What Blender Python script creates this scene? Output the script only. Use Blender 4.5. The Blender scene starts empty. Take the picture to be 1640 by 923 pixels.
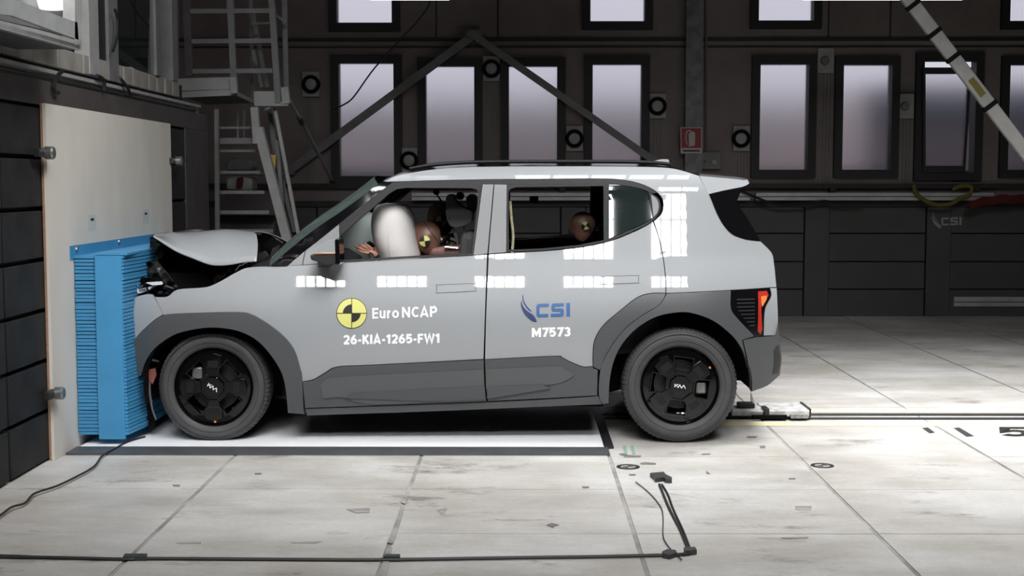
import bpy, bmesh, math, random
from mathutils import Vector, Matrix
from mathutils.geometry import delaunay_2d_cdt
random.seed(7)
sc = bpy.context.scene
COL = sc.collection

# ------------------------------------------------------------------ camera, world, exposure, large lights
F_PX, CX, CY, CAM_H = 2150.0, 820.0, 461.5, 1.47
PITCH, YAW = math.atan(171.0 / F_PX), math.atan(13.0 / F_PX)
cam = bpy.data.cameras.new('camera'); camo = bpy.data.objects.new('camera', cam); COL.objects.link(camo)
cam.sensor_fit = 'HORIZONTAL'; cam.sensor_width = 36.0; cam.lens = F_PX / 1640.0 * 36.0
cam.clip_start = 0.05; cam.clip_end = 300
camo.location = (0, 0, CAM_H); camo.rotation_euler = (math.pi / 2 - PITCH, 0, YAW)
sc.camera = camo
RM = Matrix.Rotation(YAW, 3, 'Z') @ Matrix.Rotation(math.pi / 2 - PITCH, 3, 'X')

vs = sc.view_settings
vs.view_transform = 'Standard'; vs.look = 'None'; vs.gamma = 1.0; vs.use_curve_mapping = False
vs.exposure = 0.0
w = bpy.data.worlds.new('overcast_sky'); sc.world = w; w.use_nodes = True
bg = w.node_tree.nodes['Background']; bg.inputs[0].default_value = (0.87, 0.87, 0.98, 1); bg.inputs[1].default_value = 0.74

def area(name, loc, target, sx, sy, power, color=(1, 1, 1), spread=180):
    l = bpy.data.lights.new(name, 'AREA'); l.shape = 'RECTANGLE'; l.size = sx; l.size_y = sy
    l.energy = power; l.color = color; l.spread = math.radians(spread)
    o = bpy.data.objects.new(name, l); COL.objects.link(o); o.location = loc
    o.rotation_euler = (Vector(target) - Vector(loc)).to_track_quat('-Z', 'Y').to_euler()
    return o
# lamp rigs that hang over the crash lane (location, power) and lamp banks high on the wall behind the camera
LANE_RIGS = [((-1.3, 6.9, 4.5), (-1.3, 6.9, 0), 6), ((0.7, 7.0, 4.5), (0.7, 7.0, 0), 25), ((2.7, 8.1, 4.5), (2.7, 8.1, 0), 105), ((4.7, 8.1, 4.5), (4.7, 8.1, 0), 100), ((0.2, 4.9, 4.6), (-2.45, 7.9, 1.3), 54)]  # last rig is added, unseen, to brighten the plywood
BANKS = [(-2.92, 17), (-1.73, 17), (-0.30, 17), (1.0, 17), (2.28, 17)]
FRONT_RIGS = [((-1.7, 1.7, 6.3), 27), ((0.3, 1.7, 6.3), 40), ((2.3, 1.7, 6.3), 44)]
BANK_Y, BANK_Z, BANK_W, BANK_H = -3.2, 6.9, 0.74, 0.95

# ------------------------------------------------------------------ pixel helpers (photo pixel + a real distance -> a point)
def ray(px, py):
    d = RM @ Vector(((px - CX) / F_PX, -(py - CY) / F_PX, -1.0)); return d
O = Vector((0, 0, CAM_H))
def at(px, py, Y): d = ray(px, py); return O + d * (Y / d.y)
def gnd(px, py, z=0.0): d = ray(px, py); return O + d * ((z - CAM_H) / d.z)
def atX(px, py, X): d = ray(px, py); return O + d * (X / d.x)

# ------------------------------------------------------------------ materials
def mat(name, c, rough=0.5, metal=0.0, coat=0.0, var=0.0, vscale=6.0, bump=0.0, bscale=40.0, emit=None, estr=0.0, spec=0.5, c2=None, alpha=None, stretch=None):
    m = bpy.data.materials.new(name); m.use_nodes = True
    nt = m.node_tree; b = nt.nodes['Principled BSDF']
    b.inputs['Base Color'].default_value = (*c, 1); b.inputs['Roughness'].default_value = rough
    b.inputs['Metallic'].default_value = metal; b.inputs['Coat Weight'].default_value = coat
    b.inputs['Coat Roughness'].default_value = 0.02; b.inputs['Specular IOR Level'].default_value = spec
    if emit: b.inputs['Emission Color'].default_value = (*emit, 1); b.inputs['Emission Strength'].default_value = estr
    if var or c2 or bump:
        tc = nt.nodes.new('ShaderNodeTexCoord'); mp = nt.nodes.new('ShaderNodeMapping')
        nt.links.new(tc.outputs['Object'], mp.inputs[0])
        if stretch: mp.inputs['Scale'].default_value = stretch
    if var or c2:
        n = nt.nodes.new('ShaderNodeTexNoise'); n.inputs['Scale'].default_value = vscale; n.inputs['Detail'].default_value = 6
        nt.links.new(mp.outputs[0], n.inputs['Vector'])
        r = nt.nodes.new('ShaderNodeValToRGB'); r.color_ramp.elements[0].position = 0.3; r.color_ramp.elements[1].position = 0.7
        lo = c2 if c2 else tuple(max(0, x * (1 - var)) for x in c)
        hi = c if c2 else tuple(min(1, x * (1 + var)) for x in c)
        r.color_ramp.elements[0].color = (*lo, 1); r.color_ramp.elements[1].color = (*hi, 1)
        nt.links.new(n.outputs['Fac'], r.inputs[0]); nt.links.new(r.outputs[0], b.inputs['Base Color'])
    if bump:
        n2 = nt.nodes.new('ShaderNodeTexNoise'); n2.inputs['Scale'].default_value = bscale; n2.inputs['Detail'].default_value = 4
        nt.links.new(mp.outputs[0], n2.inputs['Vector'])
        bp = nt.nodes.new('ShaderNodeBump'); bp.inputs['Strength'].default_value = bump; bp.inputs['Distance'].default_value = 0.01
        nt.links.new(n2.outputs['Fac'], bp.inputs['Height']); nt.links.new(bp.outputs[0], b.inputs['Normal'])
    return m
M = {}
M['paint'] = mat('grey_car_paint', (0.305, 0.318, 0.33), 0.45, coat=1.0, spec=0.15)
M['clad'] = mat('charcoal_plastic', (0.070, 0.073, 0.077), 0.42, bump=0.03, bscale=300)
M['clad2'] = mat('charcoal_plastic_light', (0.085, 0.088, 0.092), 0.38)
M['trim'] = mat('satin_dark_trim', (0.035, 0.035, 0.037), 0.6, spec=0.12)
M['pillar'] = mat('satin_grey_trim', (0.22, 0.225, 0.23), 0.55, spec=0.3)
M['black'] = mat('gloss_black', (0.004, 0.004, 0.005), 0.10, spec=0.5)
M['railblack'] = mat('satin_black_rail', (0.008, 0.008, 0.008), 0.5, spec=0.2)
M['void'] = mat('matte_black', (0.006, 0.006, 0.006), 0.9, spec=0.1)
M['dark'] = mat('dark_plastic', (0.02, 0.02, 0.021), 0.45)
M['crumple'] = mat('crumpled_black_plastic', (0.022, 0.021, 0.02), 0.3, bump=0.6, bscale=25)
M['engine'] = mat('dark_engine_metal', (0.06, 0.05, 0.045), 0.4, 0.5, var=0.5, vscale=20)
M['tyre'] = mat('tyre_rubber', (0.050, 0.050, 0.052), 0.62, var=0.12, vscale=14)
M['rim'] = mat('gloss_black_wheel', (0.003, 0.003, 0.0035), 0.06, spec=0.5)
M['rimsat'] = mat('satin_black_wheel', (0.010, 0.010, 0.011), 0.4, spec=0.3)
M['chrome'] = mat('bright_metal', (0.75, 0.75, 0.75), 0.15, 1.0)
M['steel'] = mat('worn_steel', (0.30, 0.30, 0.30), 0.35, 0.8, var=0.35, vscale=18)
M['shard'] = mat('broken_reflector', (0.62, 0.62, 0.63), 0.3, 0.25)
M['wornlight'] = mat('worn_pale_steel', (0.55, 0.55, 0.54), 0.5, 0.2, var=0.35, vscale=22)
M['alu'] = mat('aluminium_profile', (0.42, 0.43, 0.43), 0.45, 0.4, var=0.12, vscale=9)
M['glassdark'] = mat('tinted_glass', (0.012, 0.018, 0.018), 0.03, coat=1.0)
M['white'] = mat('white_print', (0.85, 0.85, 0.86), 0.5)
M['yellow'] = mat('yellow_print', (0.64, 0.62, 0.19), 0.5)
M['blackprint'] = mat('black_print', (0.012, 0.010, 0.008), 0.55)
M['bluelt'] = mat('blue_print', (0.035, 0.11, 0.29), 0.5)
M['bluedk'] = mat('navy_print', (0.022, 0.042, 0.13), 0.5)
M['red'] = mat('red_lens', (0.42, 0.03, 0.02), 0.15, coat=1.0)
M['amber'] = mat('amber_lens', (0.42, 0.20, 0.09), 0.2, coat=1.0)
M['orange'] = mat('orange_lens', (0.75, 0.22, 0.06), 0.15, coat=1.0)
M['airbag'] = mat('white_airbag_cloth', (0.66, 0.63, 0.61), 0.8, var=0.04, vscale=5, bump=0.15, bscale=14)
M['airbag2'] = mat('pale_airbag_cloth', (0.52, 0.60, 0.57), 0.85, var=0.06, vscale=5, bump=0.2, bscale=10)
M['vinyl'] = mat('brown_dummy_vinyl', (0.20, 0.10, 0.07), 0.42, var=0.12, vscale=8)
M['skin'] = mat('pink_dummy_hand', (0.62, 0.30, 0.22), 0.5, var=0.1, vscale=20)
M['suit'] = mat('dummy_cotton_suit', (0.22, 0.12, 0.10), 0.9)
M['suitblue'] = mat('navy_cotton_suit', (0.03, 0.03, 0.10), 0.9)
M['seat'] = mat('grey_seat_fabric', (0.055, 0.055, 0.057), 0.8, bump=0.1, bscale=200)
M['liner'] = mat('grey_headliner', (0.12, 0.115, 0.11), 0.9)
M['blue'] = mat('blue_foam_sheet', (0.050, 0.25, 0.475), 0.5, var=0.08, vscale=4)
M['bluecore'] = mat('blue_foam_core', (0.018, 0.08, 0.15), 0.8)
M['ply'] = mat('pale_plywood', (0.68, 0.645, 0.585), 0.6, c2=(0.61, 0.575, 0.515), vscale=2.2, stretch=(1, 1.6, 0.8))
M['plyedge'] = mat('plywood_edge', (0.32, 0.19, 0.12), 0.8, var=0.2, vscale=20)
M['block'] = mat('dark_steel_block', (0.029, 0.029, 0.029), 0.55, c2=(0.015, 0.015, 0.015), vscale=4, bump=0.1, bscale=30, spec=0.12)
M['blockdk'] = mat('dark_joint', (0.012, 0.011, 0.010), 0.8)
M['beam'] = mat('rusty_dark_beam', (0.055, 0.048, 0.046), 0.6, var=0.3, vscale=5)
M['conc'] = mat('pale_concrete', (0.22, 0.21, 0.195), 0.8, var=0.25, vscale=4)
M['brick'] = mat('pale_brick', (0.24, 0.225, 0.205), 0.8, var=0.2, vscale=6)
M['wallbrown'] = mat('brown_wall_sheet', (0.165, 0.135, 0.128), 0.65, var=0.12, vscale=3)
M['walllow'] = mat('dark_grey_wall_panel', (0.050, 0.051, 0.051), 0.6, var=0.2, vscale=2.5)
M['frame'] = mat('dark_window_frame', (0.010, 0.008, 0.009), 0.6)
M['grey'] = mat('grey_steel_paint', (0.13, 0.13, 0.13), 0.5, var=0.15, vscale=8)
M['greyl'] = mat('pale_steel_paint', (0.27, 0.27, 0.265), 0.5, var=0.15, vscale=8)
M['galv'] = mat('galvanised_column', (0.14, 0.14, 0.145), 0.5, 0.3, var=0.3, vscale=10)
M['plate'] = mat('white_cover_sheet', (0.86, 0.87, 0.90), 0.45, var=0.03, vscale=3)
M['strip'] = mat('grey_steel_strip', (0.085, 0.09, 0.095), 0.5, 0.3, var=0.15, vscale=9)
M['cable'] = mat('black_cable', (0.008, 0.008, 0.008), 0.5)
M['cablebr'] = mat('brown_cable', (0.03, 0.016, 0.012), 0.5)
M['tape'] = mat('dark_tape', (0.035, 0.038, 0.038), 0.55)
M['scrap'] = mat('faded_dark_rubber', (0.10, 0.095, 0.09), 0.7, c2=(0.22, 0.21, 0.20), vscale=30)
M['tapegreen'] = mat('green_marking', (0.20, 0.34, 0.25), 0.7)
M['tapeyel'] = mat('yellow_floor_paint', (0.72, 0.63, 0.33), 0.6, c2=(0.62, 0.58, 0.46), vscale=9)
M['signred'] = mat('red_sign', (0.24, 0.025, 0.022), 0.6)
M['signwhite'] = mat('dull_sign_white', (0.42, 0.40, 0.39), 0.6)
M['hose'] = mat('yellow_hose', (0.11, 0.09, 0.012), 0.7)
M['redcloth'] = mat('dark_red_cloth', (0.07, 0.006, 0.006), 0.9)
M['joint'] = mat('grey_joint_filler', (0.30, 0.29, 0.275), 0.7, var=0.4, vscale=5)
M['ceil'] = mat('dark_ceiling', (0.05, 0.045, 0.042), 0.8)
M['pink'] = mat('pink_plaster', (0.88, 0.76, 0.73), 0.9)
M['bluefence'] = mat('blue_metal_fence', (0.10, 0.17, 0.28), 0.7)
M['asphalt'] = mat('asphalt', (0.12, 0.12, 0.12), 0.9)
M['lamp'] = mat('lamp_diffuser', (0.8, 0.8, 0.8), 0.4, emit=(1, 0.98, 0.95), estr=2.2)
M['copper'] = mat('pink_copper_fitting', (0.35, 0.12, 0.10), 0.35, 0.4)

def floor_material():
    m = bpy.data.materials.new('stained_concrete'); m.use_nodes = True; nt = m.node_tree; b = nt.nodes['Principled BSDF']
    g = nt.nodes.new('ShaderNodeNewGeometry')
    def noise(scale, det, sx=1, sy=1, rough=0.6):
        mp = nt.nodes.new('ShaderNodeMapping'); mp.inputs['Scale'].default_value = (sx, sy, 1)
        nt.links.new(g.outputs['Position'], mp.inputs[0])
        n = nt.nodes.new('ShaderNodeTexNoise'); n.inputs['Scale'].default_value = scale; n.inputs['Detail'].default_value = det
        n.inputs['Roughness'].default_value = rough
        nt.links.new(mp.outputs[0], n.inputs['Vector']); return n.outputs['Fac']
    def ramp(fac, stops):
        r = nt.nodes.new('ShaderNodeValToRGB'); e = r.color_ramp.elements
        e[0].position, e[0].color = stops[0][0], (*stops[0][1], 1); e[1].position, e[1].color = stops[-1][0], (*stops[-1][1], 1)
        nt.links.new(fac, r.inputs[0]); return r.outputs[0]
    def mul(a, bb, f=1.0):
        x = nt.nodes.new('ShaderNodeMix'); x.data_type = 'RGBA'; x.blend_type = 'MULTIPLY'; x.inputs[0].default_value = f
        nt.links.new(a, x.inputs[6]); nt.links.new(bb, x.inputs[7]); return x.outputs[2]
    base = ramp(noise(0.9, 6), [(0.32, (0.47, 0.445, 0.41)), (0.66, (0.645, 0.64, 0.63))])
    streak = ramp(noise(1.6, 10, 0.7, 1.5, 0.68), [(0.36, (0.74, 0.72, 0.69)), (0.60, (1, 1, 1))])
    dirt = ramp(noise(2.6, 10, 0.55, 1.1, 0.75), [(0.32, (0.38, 0.35, 0.32)), (0.43, (1, 1, 1))])
    fine = ramp(noise(40, 3), [(0.3, (0.9, 0.9, 0.9)), (0.7, (1, 1, 1))])
    c = mul(mul(mul(base, streak), dirt), fine)
    nt.links.new(c, b.inputs['Base Color'])
    rr = nt.nodes.new('ShaderNodeMapRange'); rr.inputs[1].default_value = 0.3; rr.inputs[2].default_value = 0.7
    rr.inputs[3].default_value = 0.34; rr.inputs[4].default_value = 0.6
    nt.links.new(noise(2.0, 6), rr.inputs[0]); nt.links.new(rr.outputs[0], b.inputs['Roughness'])
    return m
M['floor'] = floor_material()

def frosted():
    m = bpy.data.materials.new('frosted_glass'); m.use_nodes = True; b = m.node_tree.nodes['Principled BSDF']
    b.inputs['Base Color'].default_value = (0.96, 0.94, 0.97, 1); b.inputs['Transmission Weight'].default_value = 1.0
    b.inputs['IOR'].default_value = 1.4; b.inputs['Roughness'].default_value = 0.33
    return m
M['frost'] = frosted()
def clearglass(name, col, rough=0.0, painted_sheen=None):
    m = bpy.data.materials.new(name); m.use_nodes = True; nt = m.node_tree
    nt.nodes.remove(nt.nodes['Principled BSDF'])
    t = nt.nodes.new('ShaderNodeBsdfTransparent'); t.inputs[0].default_value = (*col, 1)
    gl = nt.nodes.new('ShaderNodeBsdfGlossy'); gl.inputs['Roughness'].default_value = rough
    fr = nt.nodes.new('ShaderNodeFresnel'); fr.inputs[0].default_value = 1.5
    mx = nt.nodes.new('ShaderNodeMixShader')
    nt.links.new(fr.outputs[0], mx.inputs[0]); nt.links.new(t.outputs[0], mx.inputs[1]); nt.links.new(gl.outputs[0], mx.inputs[2])
    if painted_sheen:
        df = nt.nodes.new('ShaderNodeBsdfDiffuse'); df.inputs[0].default_value = (*painted_sheen, 1); m2 = nt.nodes.new('ShaderNodeMixShader'); m2.inputs[0].default_value = 0.3
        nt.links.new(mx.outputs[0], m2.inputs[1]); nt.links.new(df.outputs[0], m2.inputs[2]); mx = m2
    nt.links.new(mx.outputs[0], nt.nodes['Material Output'].inputs[0]); return m
M['screen'] = clearglass('green_tinted_windscreen', (0.62, 0.72, 0.69), 0.0, (0.20, 0.27, 0.25))  # last colour: diffuse teal mixed in as the pale reflection on the glass
M['glassgrey'] = clearglass('grey_window_glass', (0.55, 0.58, 0.60), 0.05)

# ------------------------------------------------------------------ mesh helpers
WL = {}
def tag(o, label=None, cat=None, group=None, kind=None):
    if label: o['label'] = label
    if cat: o['category'] = cat
    if group: o['group'] = group
    if kind: o['kind'] = kind
    return o
def empty(name, loc, label=None, cat=None, group=None, kind=None):
    o = bpy.data.objects.new(name, None); COL.objects.link(o); o.location = loc; o.empty_display_size = 0.1
    WL[o] = Vector(loc); return tag(o, label, cat, group, kind)

class MB:
    def __init__(s): s.v = []; s.f = []; s.n = None
    def add(s, vs_, fs_):
        k = len(s.v); s.v += [Vector(p) for p in vs_]; s.f += [tuple(i + k for i in f) for f in fs_]; return s
    def box(s, x0, x1, y0, y1, z0, z1):
        p = [(x, y, z) for z in (z0, z1) for y in (y0, y1) for x in (x0, x1)]
        return s.add(p, [(0, 2, 3, 1), (4, 5, 7, 6), (0, 1, 5, 4), (2, 6, 7, 3), (0, 4, 6, 2), (1, 3, 7, 5)])
    def beam(s, p, q, wd, ht=None, up=(0, 0, 1)):
        p, q = Vector(p), Vector(q); ht = wd if ht is None else ht; d = (q - p).normalized(); u = Vector(up)
        if abs(d.dot(u)) > 0.98: u = Vector((0, 1, 0))
        a = d.cross(u).normalized() * wd / 2; b = a.cross(d).normalized() * ht / 2
        pts = [c + sa * a + sb * b for c in (p, q) for sa, sb in ((-1, -1), (1, -1), (1, 1), (-1, 1))]
        return s.add(pts, [(3, 2, 1, 0), (4, 5, 6, 7), (0, 1, 5, 4), (1, 2, 6, 5), (2, 3, 7, 6), (3, 0, 4, 7)])
    def tube(s, pts, r, n=8, cap=True):
        pts = [Vector(p) for p in pts]; k = len(s.v); rr = r if isinstance(r, (list, tuple)) else [r] * len(pts)
        u = None
        for i, p in enumerate(pts):
            d = (pts[min(i + 1, len(pts) - 1)] - pts[max(i - 1, 0)]).normalized()
            if u is None:
                u = d.cross(Vector((0, 0, 1)))
                if u.length < 0.05: u = d.cross(Vector((0, 1, 0)))
            u = (u - d * u.dot(d)).normalized(); v = d.cross(u)
            for j in range(n):
                a = 2 * math.pi * j / n; s.v.append(p + (u * math.cos(a) + v * math.sin(a)) * rr[i])
        for i in range(len(pts) - 1):
            for j in range(n):
                a, b = k + i * n + j, k + i * n + (j + 1) % n; s.f.append((a, b, b + n, a + n))
        if cap: s.f.append(tuple(k + j for j in reversed(range(n)))); s.f.append(tuple(k + (len(pts) - 1) * n + j for j in range(n)))
        return s
    def lathe(s, prof, c, axis='Y', n=48, close=False):
        # prof: list of (radius, offset along axis)
        c = Vector(c); k = len(s.v); m = len(prof)
        for j in range(n):
            a = 2 * math.pi * j / n; ca, sa = math.cos(a), math.sin(a)
            for r, t in prof:
                s.v.append(c + (Vector((r * ca, t, r * sa)) if axis == 'Y' else Vector((t, r * ca, r * sa)) if axis == 'X' else Vector((r * ca, r * sa, t))))
        for j in range(n):
            for i in range(m if close else m - 1):
                a = k + j * m + i; b = k + j * m + (i + 1) % m; c2 = k + ((j + 1) % n) * m + (i + 1) % m; d = k + ((j + 1) % n) * m + i
                s.f.append((a, b, c2, d))
        return s
    def prism(s, poly, d):
        # poly: 3D points of a planar outline, d: extrusion vector
        n = len(poly); poly = [Vector(p) for p in poly]; d = Vector(d)
        return s.add(poly + [p + d for p in poly], [tuple(range(n)), tuple(reversed(range(n, 2 * n)))] + [(i, i + n, (i + 1) % n + n, (i + 1) % n) for i in range(n)])
    def grid(s, rows, closed=False):
        k = len(s.v); n = len(rows[0])
        for r in rows: s.v += [Vector(p) for p in r]
        for i in range(len(rows) - 1):
            for j in range(n if closed else n - 1):
                a, b = k + i * n + j, k + i * n + (j + 1) % n; s.f.append((a, b, b + n, a + n))
        return s
    def build(s, name, m, parent=None, smooth=False, bevel=0.0, recalc=True, solid=0.0, label=None, cat=None, group=None, kind=None, angle=40, subsurf=0):
        me = bpy.data.meshes.new(name)
        lo = Vector([min(p[i] for p in s.v) for i in range(3)]); hi = Vector([max(p[i] for p in s.v) for i in range(3)])
        org = Vector(((lo.x + hi.x) / 2, (lo.y + hi.y) / 2, lo.z))
        me.from_pydata([tuple(p - org) for p in s.v], [], s.f)
        if recalc and s.n is None:
            bm = bmesh.new(); bm.from_mesh(me); bmesh.ops.recalc_face_normals(bm, faces=bm.faces); bm.to_mesh(me); bm.free()
        me.materials.append(M[m] if isinstance(m, str) else m)
        if smooth or s.n is not None:
            me.polygons.foreach_set('use_smooth', [True] * len(me.polygons))
        if s.n is not None: me.normals_split_custom_set_from_vertices([tuple(x) for x in s.n])
        elif smooth and angle < 180: me.set_sharp_from_angle(angle=math.radians(angle))
        me.update()
        o = bpy.data.objects.new(name, me); COL.objects.link(o); WL[o] = org
        o.location = org
        if parent is not None: o.parent = parent; o.location = org - WL[parent]
        if solid: md = o.modifiers.new('thickness', 'SOLIDIFY'); md.thickness = solid; md.offset = 0
        if bevel: md = o.modifiers.new('bevel', 'BEVEL'); md.width = bevel; md.segments = 2; md.limit_method = 'ANGLE'
        if subsurf: md = o.modifiers.new('subdivision', 'SUBSURF'); md.levels = subsurf; md.render_levels = subsurf
        return tag(o, label, cat, group, kind)

def box(name, m, x0, x1, y0, y1, z0, z1, parent=None, **k): return MB().box(x0, x1, y0, y1, z0, z1).build(name, m, parent, **k)
def spline(pts, n=6, closed=False):
    pts = [Vector(p) for p in pts]; out = []; L = len(pts)
    for i in range(L if closed else L - 1):
        g = (lambda j: pts[j % L]) if closed else (lambda j: pts[max(0, min(L - 1, j))])
        p0, p1, p2, p3 = g(i - 1), g(i), g(i + 1), g(i + 2)
        for k in range(n):
            t = k / n
            out.append(0.5 * ((2 * p1) + (p2 - p0) * t + (2 * p0 - 5 * p1 + 4 * p2 - p3) * t * t + (3 * p1 - p0 - 3 * p2 + p3) * t ** 3))
    if not closed: out.append(pts[-1])
    return out
def smooth_poly(pts, n=4, ang=34):
    # closed 2D outline: rounds the runs between sharp corners
    P = [Vector((p[0], p[1])) for p in pts]; L = len(P); sharp = []
    for i in range(L):
        a = (P[i] - P[i - 1]); b = (P[(i + 1) % L] - P[i])
        sharp.append(a.length < 1e-9 or b.length < 1e-9 or a.angle(b) > math.radians(ang))
    out = []
    for i in range(L):
        p1, p2 = P[i], P[(i + 1) % L]
        p0 = P[i - 1] if not sharp[i] else p1 * 2 - p2
        p3 = P[(i + 2) % L] if not sharp[(i + 1) % L] else p2 * 2 - p1
        for k in range(n):
            t = k / n
            out.append(0.5 * ((2 * p1) + (p2 - p0) * t + (2 * p0 - 5 * p1 + 4 * p2 - p3) * t * t + (3 * p1 - p0 - 3 * p2 + p3) * t ** 3))
    return out
def inpoly(p, poly):
    c = False; j = len(poly) - 1; x, y = p[0], p[1]
    for i in range(len(poly)):
        xi, yi = poly[i][0], poly[i][1]; xj, yj = poly[j][0], poly[j][1]
        if (yi > y) != (yj > y) and x < (xj - xi) * (y - yi) / (yj - yi) + xi: c = not c
        j = i
    return c
def area2(p): return sum(p[i - 1][0] * p[i][1] - p[i][0] * p[i - 1][1] for i in range(len(p))) / 2
def inset_poly(p, d):
    if not d: return p
    if area2(p) < 0: p = list(reversed(p))
    out = []; L = len(p)
    for i in range(L):
        a = (p[i] - p[i - 1]).normalized(); b = (p[(i + 1) % L] - p[i]).normalized()
        na, nb = Vector((-a.y, a.x)), Vector((-b.y, b.x)); m = na + nb
        if m.length < 1e-6: m = na
        m.normalize(); k = d / max(0.5, m.dot(na)); out.append(p[i] + m * k)
    return out
def resample(p, step):
    out = []; L = len(p)
    for i in range(L):
        a, b = p[i], p[(i + 1) % L]; n = max(1, int(math.ceil((b - a).length / step)))
        for k in range(n): out.append(a + (b - a) * (k / n))
    return out
def cdt_fill(loops, step):
    # loops[0] outer outline, others holes; returns 2D verts, triangles, and the loops' vertex ids
    vs_, es, ids = [], [], []
    for lp in loops:
        k = len(vs_); vs_ += lp; n = len(lp); es += [(k + i, k + (i + 1) % n) for i in range(n)]; ids.append(list(range(k, k + n)))
    o = loops[0]; x0, x1 = min(p.x for p in o), max(p.x for p in o); y0, y1 = min(p.y for p in o), max(p.y for p in o)
    if step:
        nx, ny = int((x1 - x0) / step), int((y1 - y0) / step)
        for i in range(1, nx + 1):
            for j in range(1, ny + 1):
                q = Vector((x0 + (i - 0.5 * (j % 2)) * step, y0 + (j - 0.3) * step))
                if not inpoly(q, o) or any(inpoly(q, h) for h in loops[1:]): continue
                if min((q - b).length_squared for lp in loops for b in lp) < (0.45 * step) ** 2: continue
                vs_.append(q)
    rv, re, rf, ov, oe, of = delaunay_2d_cdt(vs_, es, [], 0, 1e-7)
    tris = []
    for f in rf:
        c = sum((rv[i] for i in f), Vector((0, 0))) / len(f)
        if inpoly(c, o) and not any(inpoly(c, h) for h in loops[1:]): tris.append(tuple(f))
    back = {}
    for new, olds in enumerate(ov):
        for q in olds: back[q] = new
    return rv, tris, [[back[i] for i in l] for l in ids]
def arc(cx, cy, rx, ry, a0, a1, n=9): return [(cx + rx * math.cos(math.radians(a0 + (a1 - a0) * k / n)), cy + ry * math.sin(math.radians(a0 + (a1 - a0) * k / n))) for k in range(n + 1)]
GLYPH = {
 '0': (.62, [arc(.31, .5, .22, .4, 0, 360, 20)]), '1': (.40, [[(.27, 0), (.27, 1)], [(.30, .92), (.02, .73)]]), '2': (.60, [arc(.30, .66, .22, .24, 165, -30) + [(.12, .1)], [(.03, .1), (.58, .1)]]),
 '3': (.58, [arc(.27, .70, .20, .20, 150, -90), arc(.27, .30, .22, .20, 90, -150)]), '5': (.60, [[(.55, .9), (.13, .9), (.11, .52)] + arc(.28, .35, .23, .25, 110, -145)]),
 '6': (.62, [arc(.31, .33, .22, .23, 0, 360, 18), [(.10, .36), (.16, .62), (.30, .82), (.46, .97)]]), '7': (.58, [[(.03, .9), (.53, .9), (.20, 0)]]), '-': (.34, [[(.02, .40), (.32, .40)]]),
 'K': (.66, [[(.1, 0), (.1, 1)], [(.12, .42), (.55, 1)], [(.26, .55), (.60, 0)]]), 'I': (.20, [[(.1, 0), (.1, 1)]]), 'A': (.74, [[(.08, 0), (.37, .97), (.66, 0)], [(.18, .26), (.56, .26)]]),
 'F': (.54, [[(.1, 0), (.1, 1)], [(.1, .9), (.53, .9)], [(.1, .48), (.49, .48)]]), 'W': (1.0, [[(.06, 1), (.27, .06), (.50, .92), (.73, .06), (.94, 1)]]), 'M': (.84, [[(.1, 0), (.1, 1)], [(.1, .95), (.42, .28), (.74, .95)], [(.74, 1), (.74, 0)]]),
 'E': (.56, [[(.1, 0), (.1, 1)], [(.1, .9), (.55, .9)], [(.1, .51), (.52, .51)], [(.1, .1), (.55, .1)]]), 'u': (.56, [[(.1, .74), (.1, .32)] + arc(.27, .27, .17, .18, 180, 360) + [(.45, .74)], [(.46, .74), (.46, 0)]]),
 'r': (.38, [[(.1, 0), (.1, .74)], [(.1, .42)] + arc(.32, .42, .20, .22, 165, 85, 5)]), 'o': (.62, [arc(.31, .37, .22, .28, 0, 360, 20)]), 'N': (.72, [[(.1, 0), (.1, 1)], [(.1, .96), (.62, .04)], [(.62, 0), (.62, 1)]]),
 'C': (.63, [arc(.38, .5, .28, .41, 48, 312, 16)]), 'P': (.62, [[(.1, 0), (.1, 1)], [(.1, .9), (.34, .9)] + arc(.34, .67, .20, .23, 90, -90, 8) + [(.1, .44)]]), ' ': (.2, [])}
def text_shape(txt, bold=0.19, spacing=1.0):
    """block lettering drawn as strokes: unit-box vertices and faces"""
    v, f, x = [], [], 0.0
    for ch in txt:
        wd, lines = GLYPH[ch]
        for ln in lines:
            P = [Vector((x + a, b)) for a, b in ln]; k = len(v); L = len(P); closed = (P[0] - P[-1]).length < 1e-4
            for i, p in enumerate(P):
                if closed: d0, d1 = p - P[i - 1 if i else L - 2], P[i + 1 if i < L - 1 else 1] - p
                else: d0 = p - P[i - 1] if i else P[1] - p; d1 = P[i + 1] - p if i < L - 1 else d0
                n0, n1 = Vector((-d0.y, d0.x)).normalized(), Vector((-d1.y, d1.x)).normalized(); m = (n0 + n1)
                m = m.normalized() if m.length > 1e-5 else n0
                m *= bold / 2 / max(.45, m.dot(n0)); v += [tuple(p + m), tuple(p - m)]
            f += [(k + 2 * i, k + 2 * i + 1, k + 2 * i + 3, k + 2 * i + 2) for i in range(L - 1)]
        x += wd + 0.10 * spacing
    w_ = x - 0.10 * spacing
    return [(a / w_, b) for a, b in v], f

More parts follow.
